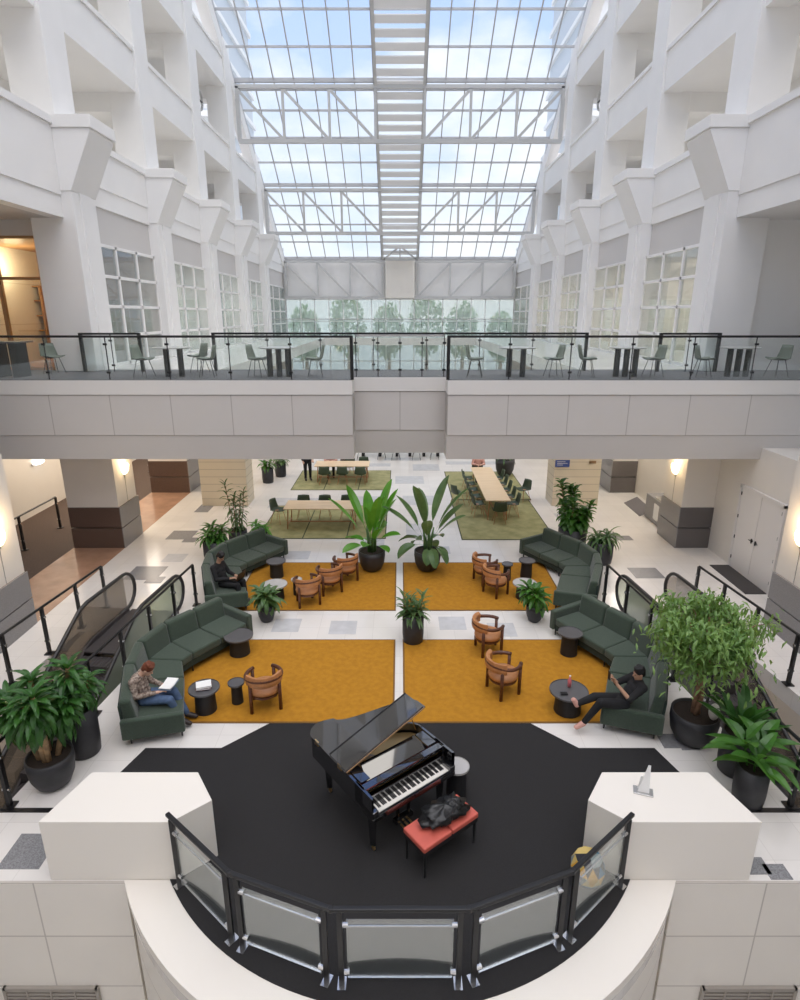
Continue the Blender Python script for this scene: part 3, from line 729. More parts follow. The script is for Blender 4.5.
# ================================================================== ESCALATORS
def escalator(s, label):
    t = thing('escalator', label, 'escalator', (s * (5.92 + .105 * 1.2), 11.85, 0), s * math.atan(.105))
    # local: -y goes down. angle 30 deg
    A = math.radians(30); W = .56
    def zt(y): return 0 if y > -.5 else (y + .5) * math.tan(A)
    ys = [1.1, .6, .1, -.3, -.6, -1.0, -1.6, -3, -5, -7, -9.3]
    for k in (-1, 1):
        x = k * (W + .06)
        # glass: polygon in yz
        top = [(y, max(zt(y), -5.2) + .88) for y in ys]; bot = [(y, zt(y) + .06) for y in ys]
        nose = [(1.1 + .38 * math.sin(a), .5 + .38 * math.cos(a)) for a in [PI * i / 8 for i in range(1, 8)]]
        loop = top[::-1] + nose + [(1.1, .1)]
        g = MB(); poly = [(y, z) for y, z in (top[::-1] + nose)]
        # build as strips
        n = len(ys)
        vs = []
        for dx in (-.006, .006):
            vs += [(x + dx, y, z) for y, z in top] + [(x + dx, y, z) for y, z in bot]
        fs = []
        for q in (0, 2 * n):
            fs += [(q + i, q + i + 1, q + n + i + 1, q + n + i) for i in range(n - 1)]
        g.add(vs, fs)
        nv = [(x, 1.1, .5)] + [(x, 1.1, .88)] + [(x, y, z) for y, z in nose] + [(x, 1.1, .12)]
        g.add(nv, [(0, i, i + 1) for i in range(1, len(nv) - 1)])
        g.build('balustrade_glass', M['glass_esc_g'] if (k == -s) else M['glass_esc'], t)
        hp = [(x, y, z + .05) for y, z in top][::-1] + [(x, 1.1 + .43 * math.sin(a), .5 + .43 * math.cos(a)) for a in [PI * i / 10 for i in range(1, 11)]] + [(x, .8, .07)]
        MB().tube(hp, .042, 8).build('handrail', M['rubber'], t, smooth=True)
        sk = MB()
        for i in range(n - 1):
            y0, y1 = ys[i], ys[i + 1]
            for xa, xb in ((x - .05, x + .05),):
                sk.hexa([(xa, y1, zt(y1) - .35), (xb, y1, zt(y1) - .35), (xb, y0, zt(y0) - .35), (xa, y0, zt(y0) - .35)],
                        [(xa, y1, zt(y1) + .09), (xb, y1, zt(y1) + .09), (xb, y0, zt(y0) + .09), (xa, y0, zt(y0) + .09)])
        sk.build('skirt', M['esc_step'], t)
    for i in range(24):
        y1 = -.75 - i * .37; z = zt(y1 + .1)
        st = MB(); st.box(-W, W, y1 - .37, y1, z - .2, z - .006)
        for j in range(14): st.box(-W + .03 + j * .08, -W + .06 + j * .08, y1 - .37, y1, z - .006, z + .004)
        st.build('step', M['esc_step'], t)
    MB().box(-W, W, -.75, 1.2, -.02, .008).build('landing_plate', M['esc_step'], t)
    # outer cladding trough
    cl = MB()
    for x0, x1 in ((-W - .45, -W - .13), (W + .13, W + .24)) if s < 0 else ((-W - .24, -W - .13), (W + .13, W + .45)):
        for i in range(2, n - 1):
            y0, y1 = ys[i], ys[i + 1]
            cl.hexa([(x0, y1, zt(y1) - .5), (x1, y1, zt(y1) - .5), (x1, y0, zt(y0) - .5), (x0, y0, zt(y0) - .5)],
                    [(x0, y1, zt(y1) + .0), (x1, y1, zt(y1) + .0), (x1, y0, zt(y0) + .0), (x0, y0, zt(y0) + .0)])
    cl.build('cladding', M['skirt'], t)
    return t
escalator(-1, 'escalator descending at the left with brown tinted glass sides')
escalator(1, 'escalator descending at the right behind the leafy tree')
# shaft walls of the openings
for s, nm in ((-1, 'left'), (1, 'right')):
    mb = MB(); q = [(s * 7.2, 12.0), (s * 7.85, 5.8), (s * 7.95, 5.8), (s * 7.3, 12.0)]; mb.prism(q, -5.25, -.36)
    struct(mb, 'wall_shaft_' + nm, M['skirt'])
    mb = MB(); q = [(s * 5.2, 12.0), (s * 5.85, 5.8), (s * 5.75, 5.8), (s * 5.1, 12.0)]; mb.prism(q, -5.25, -.36); struct(mb, 'wall_shaft_' + nm, M['skirt'])
    struct(box(*sorted((s * 5.1, s * 7.3)), 12.0, 12.1, -5.25, -.36), 'wall_shaft_' + nm, M['skirt'])

# ================================================================== SOFAS
JF = [(-3.62, 8.52), (-3.97, 9.6), (-4.2, 10.15), (-4.08, 10.4), (-3.68, 10.98), (-3.30, 11.6)]
JB = [(-4.50, 8.3), (-4.9, 9.42), (-5.04, 10.2), (-4.82, 10.95), (-4.42, 11.52), (-4.02, 12.12)]
def lerp(a, b, t): return (a[0] + (b[0] - a[0]) * t, a[1] + (b[1] - a[1]) * t)
def sofa(s, label, loc, rz=0, grp='curved green sofas'):
    ox, oy = -4.3, 10.2
    t = thing('curved_sofa', label, 'sofa', (loc[0], loc[1], 0), rz, grp)
    F_ = [(s * -(x - ox), y - oy) for x, y in JF]; B_ = [(s * -(x - ox), y - oy) for x, y in JB]
    def quad(i, a, b, g=0.0):
        j = i + 1
        p0, p1, p2, p3 = lerp(F_[i], B_[i], a), lerp(F_[j], B_[j], a), lerp(F_[j], B_[j], b), lerp(F_[i], B_[i], b)
        if g:
            c = ((p0[0] + p1[0] + p2[0] + p3[0]) / 4, (p0[1] + p1[1] + p2[1] + p3[1]) / 4)
            p0, p1, p2, p3 = [lerp(p, c, g) for p in (p0, p1, p2, p3)]
        return [p0, p1, p2, p3]
    # base frame
    fr = MB(); poly = [lerp(f, b, .03) for f, b in zip(F_, B_)] + [lerp(f, b, .98) for f, b in zip(F_, B_)][::-1]
    fr.prism(poly, .15, .29); fr.build('base_frame', M['sofa_dark'], t, bevel=.01)
    for i in range(5):
        q = quad(i, .0, .80, .018); MB().prism(q, .285, .445).build('seat_cushion', M['sofa'], t, bevel=.035, seg=3)
        q = quad(i, .76, 1.02, .012)
        q2 = quad(i, .86, 1.06, .012)
        bk = MB(); n4 = 4
        ar = sum(q[k][0] * q[(k + 1) % 4][1] - q[(k + 1) % 4][0] * q[k][1] for k in range(4))
        if ar < 0: q, q2 = q[::-1], q2[::-1]
        bk.hexa([(x, y, .30) for x, y in q], [(x, y, .83) for x, y in q2]); bk.build('back_cushion', M['sofa'], t, bevel=.05, seg=3)
    # outer back panel
    bp = MB()
    for i in range(5):
        q = quad(i, 1.0, 1.05); q2 = quad(i, 1.03, 1.08)
        ar = sum(q[k][0] * q[(k + 1) % 4][1] - q[(k + 1) % 4][0] * q[k][1] for k in range(4))
        if ar < 0: q, q2 = q[::-1], q2[::-1]
        bp.hexa([(x, y, .15) for x, y in q], [(x, y, .74) for x, y in q2])
    bp.build('back_panel', M['sofa_dark'], t)
    # arms at both ends
    for i, o_ in ((0, -1), (5, 1)):
        f, b = Vector((*F_[i], 0)), Vector((*B_[i], 0)); d = (b - f).normalized(); nrm = Vector((-d.y, d.x, 0))
        nxt = Vector((*F_[1 if i == 0 else 4], 0)) - f
        if nrm.dot(nxt) > 0: nrm = -nrm
        h = .52 if i == 0 else .60; w_ = .11 if i == 0 else .14
        a = f - d * .02; e_ = b + d * .06
        q = [a, e_, e_ + nrm * w_, a + nrm * w_]
        q = [(v.x, v.y) for v in q]; MB().prism(q, .15, h).build('arm', M['sofa'], t, bevel=.035, seg=3)
    for i in (0, 2, 3, 5):
        for a in (.06, .94):
            p = lerp(F_[i], B_[i], a); MB().cyl((p[0], p[1], .018 if i in (0,) and a > .5 else .02), (p[0], p[1], .16), .014, .022, 8).build('leg', M['black_metal'], t)
    return t
sofa(-1 * -1 * -1, 'curved green sofa at the front left where a person in a patterned top reads', (-4.3, 10.2))
sofa(1, 'curved green sofa at the front right where a person raises a phone', (4.27, 10.33), math.radians(-5))
sofa(-1, 'curved green sofa at the rear left with a person in dark clothes using a laptop', (-4.33, 14.72))
sofa(1, 'empty curved green sofa at the rear right', (4.48, 14.74), math.radians(-3))

# ================================================================== SIDE TABLES
def drum(x, y, r, h, label, top='grey_top', rb=.7, zz=.018):
    t = thing('side_table', label, 'table', (x, y, zz), 0, 'drum side tables')
    MB().lathe([(r * rb, 0), (r * rb, h * .05), (r * rb * .92, h - .05), (r * rb * .9, h - .03)], n=28).build('pedestal', M['black_matte'], t, smooth=False)
    MB().lathe([(r * .97, h - .032), (r, h - .028), (r, h + .004), (r * .985, h + .006), (r * .975, h - .008), (0.001, h - .008)], n=36).build('table_top', M[top], t)
    return t
TZ = .42
def tpos(px, py, h): return at(px, py, h + .018)
x, y = tpos(238.5, 635, .42); drum(x, y, .30, .42, 'wide dark round drum table beside the front left sofa, nearest its arm')
x, y = tpos(204, 688, .45); TB = (x, y); drum(x, y, .27, .46, 'dark round drum table holding books, before the reading person')
x, y = tpos(236, 682, .42); drum(x, y, .15, .42, 'small dark drum stool between the books table and the tan armchair')
x, y = tpos(276, 561, .45); drum(x, y, .26, .46, 'tall dark drum table at the arm of the rear left sofa')
x, y = tpos(275, 583, .42); drum(x, y, .30, .40, 'pale grey topped drum table behind the small potted plant, rear left', 'pale_top')
x, y = tpos(296.5, 579, .42); drum(x, y, .14, .42, 'small pale topped stool table beside the rear left armchairs', 'pale_top')
x, y = tpos(570.5, 632, .50); drum(x, y, .25, .50, 'dark round drum table beside the front right sofa, nearest its arm')
x, y = tpos(569, 690, .42); TC = (x, y); drum(x, y, .34, .42, 'wide dark drum table carrying a drink, at the feet of the lounging person')
x, y = tpos(527, 560, .50); drum(x, y, .22, .50, 'dark drum table at the arm of the rear right sofa', 'grey_top')
x, y = tpos(525, 582, .42); drum(x, y, .30, .40, 'pale topped drum table behind the small potted plant, rear right', 'pale_top')
x, y = tpos(507.5, 564, .45); drum(x, y, .15, .46, 'narrow dark drum stool beside the rear right armchairs', 'grey_top')
x, y = at(457, 767, .55); drum(x, y, .18, .56, 'black cylinder table with pale disc top beside the piano keyboard', 'pale_top', .85, .02)

# ================================================================== ARMCHAIRS
def armchair(label, loc, rz):
    """local: sitter faces -y"""
    t = thing('armchair', label, 'armchair', loc, rz, 'tan leather armchairs with wooden frames')
    MB().lathe([(.001, .33), (.22, .33), (.27, .35), (.285, .39), (.27, .435), (.2, .455), (.001, .46)], n=28).build('seat', M['leather'], t, smooth=True)
    MB().lathe([(.2, .28), (.26, .285), (.26, .33), (.2, .335)], n=28).build('seat_frame', M['wood_dark'], t)
    for a in (-52, -128, 35, 145):
        r = .31; x, y = r * math.cos(math.radians(a)), r * math.sin(math.radians(a))
        MB().cyl((x, y, 0), (x, y, .63), .032, n=12).build('leg', M['wood_dark'], t, smooth=True)
    pts = []; rs = []
    for i in range(25):
        a = math.radians(-58 + i * (296 / 24)); r = .315
        pts.append((r * math.cos(a) * 1.0, r * math.sin(a), .64 + .05 * max(0, math.sin(a)))); rs.append(.036)
    MB().tube(pts, rs, 10).build('arm_rail', M['wood_dark'], t, smooth=True)
    b = MB(); vs = []; n = 18
    for i in range(n + 1):
        a = math.radians(20 + i * 140 / n)
        for r, z in ((.262, .56), (.26, .74), (.335, .77), (.35, .62), (.33, .55)):
            vs.append((r * math.cos(a), r * math.sin(a), z))
    fs = [(i * 5 + k, i * 5 + (k + 1) % 5, (i + 1) * 5 + (k + 1) % 5, (i + 1) * 5 + k) for i in range(n) for k in range(5)]
    fs += [(4, 3, 2, 1, 0), tuple(n * 5 + k for k in range(5))]
    b.add(vs, fs); b.build('backrest', M['leather'], t, bevel=.015)
    return t
ac = armchair('tan armchair alone on the front left rug, back turned to the camera', (*at(266, 706), .018), math.radians(196))
for lab, px, py, a in [('tan armchair nearest the camera of the three on the rear left rug', 308, 604, 205), ('middle tan armchair of the three on the rear left rug', 330, 592, 210),
                       ('tan armchair farthest of the three on the rear left rug, below the big plant', 346, 581, 215),
                       ('tan armchair on the front right rug, farther from the piano', 487, 651, 100), ('tan armchair on the front right rug, nearer to the piano', 502, 692, 112),
                       ('tan armchair on the rear right rug, farther one beside the narrow stool', 484, 582, 110), ('tan armchair on the rear right rug, nearer one', 495, 594, 122)]:
    dup(ac, (*at(px, py), .018), math.radians(a), lab)

# ================================================================== GRAND PIANO
def piano():
    kx, ky = .18 + .025, 6.6 - .13
    ang = math.atan2(.84, 1.08)
    t = thing('grand_piano', 'glossy black grand piano with its lid raised', 'piano', (kx, ky, .02), ang)
    # local: x along the keyboard (bass = -x), y away from pianist
    W = .70; Lg = 1.60
    def outline(off=0, y0=0.0):
        pts = [(-W - off, y0), (W + off, y0), (W + off, .75)]
        # curved bentside
        for i in range(1, 13):
            u = i / 12
            x = W + off - (1.02) * (3 * u * u - 2 * u ** 3) ; yy = .75 + (Lg - .85) * u
            pts.append((x, yy))
        xe = pts[-1][0]
        for i in range(1, 9):
            a = PI / 2 * i / 8
            pts.append((xe - (xe + W + off) * .55 * math.sin(a) - (xe + W + off) * .45 * (i / 8) , Lg - .10 + .13 * math.sin(PI * i / 8)  + 0 * off))
        return pts
    out = outline()
    inn = [(x * .955, .22 + (y - .22) * .965 if y > .3 else .22) for x, y in out]
    n = len(out)
    # rim as ring
    case = MB()
    rim = [p for p in out]; z0, z1 = .66, 1.0
    inner = [(x * .95, max(y, .0) * .972 + .02) for x, y in out]
    ar = sum(out[i][0] * out[(i + 1) % n][1] - out[(i + 1) % n][0] * out[i][1] for i in range(n))
    vs = [(x, y, z0) for x, y in out] + [(x, y, z1) for x, y in out] + [(x, y, z1) for x, y in inner] + [(x, y, z0 + .1) for x, y in inner]
    fs = []
    for i in range(n):
        j = (i + 1) % n
        if i == 0: continue      # front stays open above the keybed
        fs += [(i, j, n + j, n + i), (n + i, n + j, 2 * n + j, 2 * n + i), (2 * n + i, 2 * n + j, 3 * n + j, 3 * n + i)]
    fs += [tuple(range(n))[::-1]]
    case.add(vs, fs)
    case.build('case', M['piano'], t)
    box(-W, W, -.02, .30, .64, .70).build('keybed', M['piano'], t, bevel=.006)
    for s in (-1, 1):
        f = MB(); f.box(*sorted((s * W, s * (W - .09))), -.02, .28, .70, .80); f.box(*sorted((s * W, s * (W - .045))), .2, .4, .70, 1.0); f.build('cheek_block', M['piano'], t, bevel=.01)
    box(-W + .09, W - .09, -.02, .02, .70, .725).build('key_slip', M['piano'], t)
    ks = MB(); kw = (2 * W - .18) / 52
    for i in range(52): ks.box(-W + .09 + i * kw + .001, -W + .09 + (i + 1) * kw - .001, .02, .17, .705, .735)
    ks.build('white_keys', M['ivory'], t)
    bk = MB()
    for i in range(51):
        if (i + 5) % 7 in (2, 6): continue
        x = -W + .09 + (i + 1) * kw; bk.box(x - .0065, x + .0065, .075, .17, .735, .749)
    bk.build('black_keys', M['black_matte'], t)
    box(-W + .09, W - .09, .17, .20, .70, .86).build('fallboard', M['piano'], t, bevel=.006)
    box(-W + .045, W - .045, .20, .30, .94, .99).build('stretcher', M['piano'], t)
    # pin block, iron plate, strings
    pl = MB(); pl.prism([(x * .93, .30 + (y - .30) * .95) if y > .3 else (x * .93, .30) for x, y in out], .80, .86); pl.build('iron_plate', M['plate'], t)
    f = MB()
    for i in range(46):
        u = i / 45; x0 = -W * .86 + 2 * W * .84 * u; x1 = -W * .84 + (2 * W * .5) * u * (1 - u * .15); y1 = Lg * .9 - u * .95
        f.beam((x0, .42, .875), (x1, max(y1, .6), .875), .003, .003)
    f.build('strings', M['steel'], t)
    box(-W * .86, W * .86, .36, .44, .86, .90).build('tuning_pin_rail', M['felt'], t)
    # music desk
    md = MB(); md.hexa([(-.52, .37, .93), (.52, .37, .93), (.52, .39, .93), (-.52, .39, .93)], [(-.46, .60, 1.02), (.46, .60, 1.02), (.46, .62, 1.01), (-.46, .62, 1.01)])
    md.box(-W + .06, -.5, .33, .62, .985, 1.0); md.box(.5, W - .06, .33, .62, .985, 1.0); md.build('music_desk', M['piano'], t)
    # lid: hinged on the bass side (x = -W)
    al = math.radians(17)
    def lidpt(x, y, h): 
        dx = x + W; return (-W + dx * math.cos(al) - h * math.sin(al), y, 1.005 + dx * math.sin(al) + h * math.cos(al))
    lo = outline(.012); ly = .58
    main = [p for p in lo if p[1] > ly + .01]; main = [(W + .012, ly)] + main + [(-W - .012, ly)]
    m = len(main); lid = MB()
    vs = [lidpt(x, y, 0) for x, y in main] + [lidpt(x, y, .02) for x, y in main]
    lid.add(vs, [tuple(range(m))[::-1], tuple(range(m, 2 * m))] + [(i, (i + 1) % m, m + (i + 1) % m, m + i) for i in range(m)])
    ld = lid.build('lid', M['piano'], t)
    e_ = MB(); e_.beam(lidpt(-W, ly - .004, .01), lidpt(W, ly - .004, .01), .006, .02); e_.build('lid_edge', M['pianowood'], ld)
    fl = MB(); q = [(-W, ly + .01), (W - .02, ly + .01), (W - .02, ly + .40), (-W, ly + .40)]
    vs = [lidpt(x, y, .024) for x, y in q] + [lidpt(x, y, .042) for x, y in q]
    fl.add(vs, [(3, 2, 1, 0), (4, 5, 6, 7)] + [(i, (i + 1) % 4, 4 + (i + 1) % 4, 4 + i) for i in range(4)]); fl.build('front_flap', M['piano'], ld)
    MB().beam(lidpt(-W, ly + .405, .034), lidpt(W - .02, ly + .405, .034), .014, .034).build('flap_edge', M['black_matte'], ld)
    hg = MB()
    for yy in (.7, 1.3): hg.box(-W - .012, -W + .006, yy, yy + .09, .96, 1.03)
    hg.build('hinge', M['gold'], ld)
    MB().cyl((W - .06, .78, .92), lidpt(W - .12, .85, -.005), .009, n=8).build('lid_prop', M['gold'], t)
    # legs with casters
    for x, y in ((-W + .12, .16), (W - .12, .16), (-.50, Lg - .22)):
        l = MB(); l.add(*(lambda b: (b.v, b.f))(MB().cyl((x, y, .10), (x, y, .66), .05, .085, 4)))
        lg = l.build('leg', M['piano'], t)
        c = MB(); c.cyl((x, y, .06), (x, y, .11), .03, n=12); c.cyl((x - .012, y, .035), (x + .012, y, .035), .034, n=16); c.build('caster', M['gold'], lg)
    # pedal lyre
    ly_ = MB(); ly_.box(-.11, -.08, .24, .29, .14, .66); ly_.box(.08, .11, .24, .29, .14, .66); ly_.box(-.15, .15, .22, .31, .08, .15)
    lr = ly_.build('pedal_lyre', M['piano'], t, bevel=.008)
    for x in (-.07, 0, .07): MB().box(x - .014, x + .014, .08, .23, .05, .062).build('pedal', M['gold'], lr)
    return t
piano()
# bench
def bench():
    t = thing('piano_bench', 'black legged piano bench with two red padded seats', 'bench', (.54, 6.235, .02), math.atan2(.84, 1.08))
    for s in (-1, 1):
        MB().box(min(s * .005, s * .47), max(s * .005, s * .47), -.215, .215, .42, .50).build('seat_pad', M['red'], t, bevel=.02, seg=3)
    box(-.46, .46, -.205, .205, .35, .42).build('seat_frame', M['black_matte'], t)
    for x in (-.43, .43):
        for y in (-.18, .18): MB().cyl((x, y, 0), (x, y, .36), .014, .022, 8).build('leg', M['black_matte'], t)
bench()
# bag / jacket heap on bench
def blob(name, m, parent, c, r, seed, n=26, k=14, amp=.25, fr=4., flat=None):
    b = MB(); b.ell((0, 0, 0), (1, 1, 1), n, k)
    vs = []
    for v in b.v:
        v = Vector(v); d = 1 + amp * noise.noise(v * fr * .5 + Vector((seed, 0, 0))) + amp * .5 * noise.noise(v * fr + Vector((0, seed, 0)))
        p = Vector((v.x * r[0] * d, v.y * r[1] * d, v.z * r[2] * d)) + Vector(c)
        if flat is not None and p.z < flat: p.z = flat
        vs.append(tuple(p))
    b.v = vs; return b.build(name, m, parent, smooth=True)
bt = thing('backpack', 'crumpled black backpack lying across the red piano bench', 'bag', (.58, 6.28, .52), math.radians(30))
blob('body', M['bag'], bt, (0, 0, .09), (.30, .19, .10), 3.1, amp=.6, fr=5, flat=.0)
blob('flap', M['bag'], bt, (.12, .02, .15), (.13, .13, .07), 7.7, amp=.6, fr=6)
f = MB(); f.tube([(-.2, -.1, .06), (-.12, -.16, .14), (.0, -.15, .19), (.1, -.1, .2), (.16, 0, .21)], .014, 6); f.tube([(.1, .1, .18), (.2, .05, .2), (.24, -.06, .14), (.25, -.12, .02)], .014, 6)
f.build('strap', M['black_matte'], bt); MB().box(.17, .21, -.03, .01, .2, .21).build('buckle', M['steel'], bt)
# white sheet-sign on the right pedestal
st = thing('table_sign', 'small white folded card sign on a dark base atop the right pedestal', 'sign', (*at(643, 792, .92), .921), math.radians(-18))
MB().box(-.12, .12, -.07, .07, 0, .02).build('base', M['steel'], st, bevel=.004)
f = MB(); f.hexa([(-.07, -.03, .02), (.07, -.03, .02), (.07, -.024, .02), (-.07, -.024, .02)], [(.02, .0, .42), (.05, .0, .42), (.05, .005, .42), (.02, .005, .42)])
f.hexa([(-.07, .024, .02), (.07, .024, .02), (.07, .03, .02), (-.07, .03, .02)], [(-.05, .0, .24), (.04, .0, .24), (.04, .006, .24), (-.05, .006, .24)]); f.build('card', M['paper'], st)

# ================================================================== BRIDGE FURNITURE
def cafe_table(label, loc, w=.95, nleg=2, top='pale_top'):
    t = thing('cafe_table', label, 'table', loc, 0, 'bridge cafe tables')
    MB().lathe([(.001, .725), (w / 2 - .02, .725), (w / 2, .735), (w / 2, .75), (.001, .752)], n=28).build('table_top', M[top], t)
    for x in ([-.18, .18] if nleg == 2 else [-.24, 0, .24]):
        MB().lathe([(.075, 0), (.075, .72)], (x, .0, 0), 16).build('leg', M['black_matte'], t)
    MB().box(-.36, .36, -.12, .12, .712, .724).build('top_plate', M['black_matte'], t)
    return t
def shell_chair(label, loc, rz, m='shell_pale', grp='bridge cafe chairs', legm='black_metal'):
    """local: sitter faces -y"""
    t = thing('shell_chair', label, 'chair', loc, rz, grp)
    b = MB(); vs = []; n = 12; k = 9; prof = [(-.22, .44), (-.20, .455), (-.08, .44), (.05, .43), (.15, .44), (.20, .50), (.225, .60), (.25, .72), (.265, .81)]
    for y, z in prof:
        wd = .24 if z < .5 else .24 - (z - .5) * .16
        for i in range(n + 1):
            u = -1 + 2 * i / n; lift = (.05 * u * u if z < .5 else 0); fw = (-.07 * u * u if z >= .5 else 0)
            vs.append((u * wd, y + fw, z + lift))
    m_ = len(prof); w = n + 1
    b.add(vs, [(j * w + i, j * w + i + 1, (j + 1) * w + i + 1, (j + 1) * w + i) for j in range(m_ - 1) for i in range(n)])
    o = b.build('seat_shell', M[m], t, smooth=True); sd = o.modifiers.new('t', 'SOLIDIFY'); sd.thickness = .012
    for x in (-1, 1):
        for y in (-1, 1): MB().cyl((x * .21, y * .19, 0), (x * .12, y * .10, .435), .009, n=6).build('leg', M[legm], t)
    MB().box(-.12, .12, -.11, .11, .425, .436).build('under_frame', M[legm], t)
    return t
def deckpos(px, Y): return (( px - 400) / F * (Y * math.cos(TH) + 1.2 * math.sin(TH)), Y, Z2)
YT = 16.05
for px, nl, lab in [(174, 2, 'cafe table on the bridge, leftmost of the round ones with chairs'), (279, 3, 'cafe table on the bridge just left of the centre bay'),
                    (516, 2, 'cafe table on the bridge just right of the centre bay'), (626, 3, 'cafe table on the bridge, middle one of the right three'), (738, 3, 'cafe table on the bridge, rightmost one')]:
    cafe_table(lab, deckpos(px, YT), 1.0 if nl == 2 else .98, nl)
chairs = [(143, 90, 'left of the leftmost round table'), (207, -90, 'right of the leftmost round table'), (257, 90, 'left of the table beside the centre bay'), (315, -90, 'right of the table left of the centre bay'),
          (475, 90, 'left of the table right of the centre bay'), (554, -90, 'right of the table right of the centre bay'), (587, 90, 'left of the middle right table'), (654, -90, 'right of the middle right table'),
          (703, 90, 'left of the rightmost table'), (778, -90, 'right of the rightmost table')]
c0 = None
for i, (px, a, lab) in enumerate(chairs):
    X = deckpos(px, YT)
    lab = 'pale grey-green shell chair on the bridge, ' + lab
    rz = math.radians(a + (8 if i % 2 else -10))
    if c0 is None: c0 = shell_chair(lab, X, rz)
    else: dup(c0, X, rz, lab)
for px, Y, a, lab in ((53, 16.9, 60, 'shell chair beside the dark counter at the left end of the bridge'), (199, 17.2, -100, 'shell chair standing behind the leftmost round table')):
    dup(c0, deckpos(px, Y), math.radians(a), lab)
# dark counter table with lamp
ct = thing('console_table', 'long dark-legged table at the left end of the bridge', 'table', (-10.35, 16.05, Z2))
MB().box(-.95, .62, -.4, .4, .86, .90).build('table_top', M['grey_top'], ct)
for x in (-.7, -.1, .42): MB().box(x - .09, x + .09, -.25, .25, 0, .86).build('leg', M['black_matte'], ct)
tl = thing('table_lamp', 'table lamp with glowing yellow shade at the far left of the bridge', 'lamp', (-10.9, 16.1, Z2 + .90))
MB().lathe([(.001, 0), (.09, 0), (.09, .02), (.02, .04), (.02, .26), (.001, .26)], n=20).build('base', M['gold'], tl)
MB().lathe([(.22, .16), (.15, .36), (.145, .36), (.215, .16)], n=24).build('lamp_shade', M['shade'], tl, smooth=True)
point('lamp_light', (-10.9, 16.1, Z2 + 1.12), 8, (1, .7, .35), .08)
# bookcase in the lounge
bc = thing('bookcase', 'tall amber lit bookcase seen through the lounge glass', 'bookcase', (-13.3, 22.3, Z2 + .01))
f = MB()
for x in (-.75, .75): f.box(x - .03, x + .03, -.2, .2, 0, 2.5)
for z in (0, .5, 1.0, 1.5, 2.0, 2.47): f.box(-.75, .75, -.2, .2, z, z + .04)
f.build('shelf_frame', M['amber'], bc); MB().box(-.72, .72, .17, .19, .04, 2.46).build('back_panel', M['shelfdark'], bc)
bkm = [mat('book_cloth_%d' % i, c, .6) for i, c in enumerate([(.20, .08, .05), (.08, .09, .14), (.35, .30, .20), (.09, .13, .09), (.4, .12, .06)])]
bi = 0
for z in (.54, 1.04, 1.54):
    x = -.66
    while x < .3:
        wd = random.uniform(.03, .06); h = random.uniform(.22, .34)
        b = MB(); b.box(0, wd, 0, .2, 0, h); o = b.build('book', bkm[bi % 5]); o.location = (-13.3 + x, 22.14, Z2 + .01 + z)
        tag(o, 'book standing in the amber lounge bookcase', 'book', 'books in the lounge bookcase'); x += wd + .012; bi += 1

# ================================================================== DINING AREA
def long_table(label, cx, cy, w, d, grp='oak dining tables'):
    t = thing('dining_table', label, 'table', (cx, cy, .02), 0, grp)
    MB().box(-w / 2, w / 2, -d / 2, d / 2, .70, .735).build('table_top', M['oak'], t, bevel=.006)
    for x in (-1, 1):
        for y in (-1, 1):
            MB().beam((x * (w / 2 - .1), y * (d / 2 - .1), 0), (x * (w / 2 - .14), y * (d / 2 - .12), .70), .035, .035).build('leg', M['copper'], t)
    f = MB()
    if w > d: f.beam((-w / 2 + .13, 0, .14), (w / 2 - .13, 0, .14), .03, .03)
    for x in (-1, 1): 
        f.beam((x * (w / 2 - .105), -d / 2 + .1, .14), (x * (w / 2 - .105), d / 2 - .1, .14), .03, .03)
    if d > w: f.beam((0, -d / 2 + .1, .14), (0, d / 2 - .1, .14), .03, .03)
    f.build('stretcher', M['copper'], t)
    return t
long_table('pale oak dining table on the nearer left olive rug', -2.62, 19.1, 2.4, .95)
long_table('pale oak dining table on the farther left olive rug', -2.45, 24.9, 2.3, .95)
long_table('long pale oak communal table on the right olive rugs', 3.36, 21.9, .85, 4.7)
g0 = shell_chair('dark green shell chair behind the nearer left oak table, left of three', (-3.35, 19.75, .02), 0, 'shell_green', 'dark green dining chairs', 'copper')
def gch(x, y, a, lab): return dup(g0, (x, y, .02), math.radians(a), 'dark green shell chair ' + lab)
gch(-2.6, 19.75, 3, 'behind the nearer left oak table, middle of three'); gch(-1.85, 19.75, -4, 'behind the nearer left oak table, right of three')
for i, x in enumerate((-3.15, -2.4, -1.65)):
    gch(x, 24.25, 180, 'in front of the farther left oak table, %s of three' % ('left', 'middle', 'right')[i])
for i, x in enumerate((-2.2, -1.6)): gch(x, 25.6, 0, 'behind the farther left oak table, %s' % ('left one', 'right one')[i])
gch(-4.15, 19.4, 70, 'pulled out at the left end of the nearer left oak table')
for i in range(5):
    o_ = ('nearest', 'second', 'middle', 'fourth', 'farthest')[i]
    gch(2.75, 20.1 + i * .85, 95, 'on the left side of the long oak table, %s' % o_)
    gch(3.97, 20.1 + i * .85, -88, 'on the right side of the long oak table, %s' % o_)
gch(3.38, 19.35, 180, 'at the near end of the long oak table'); gch(2.15, 21.4, 120, 'standing apart left of the long oak table'); gch(4.7, 21.9, -60, 'standing apart right of the long oak table')
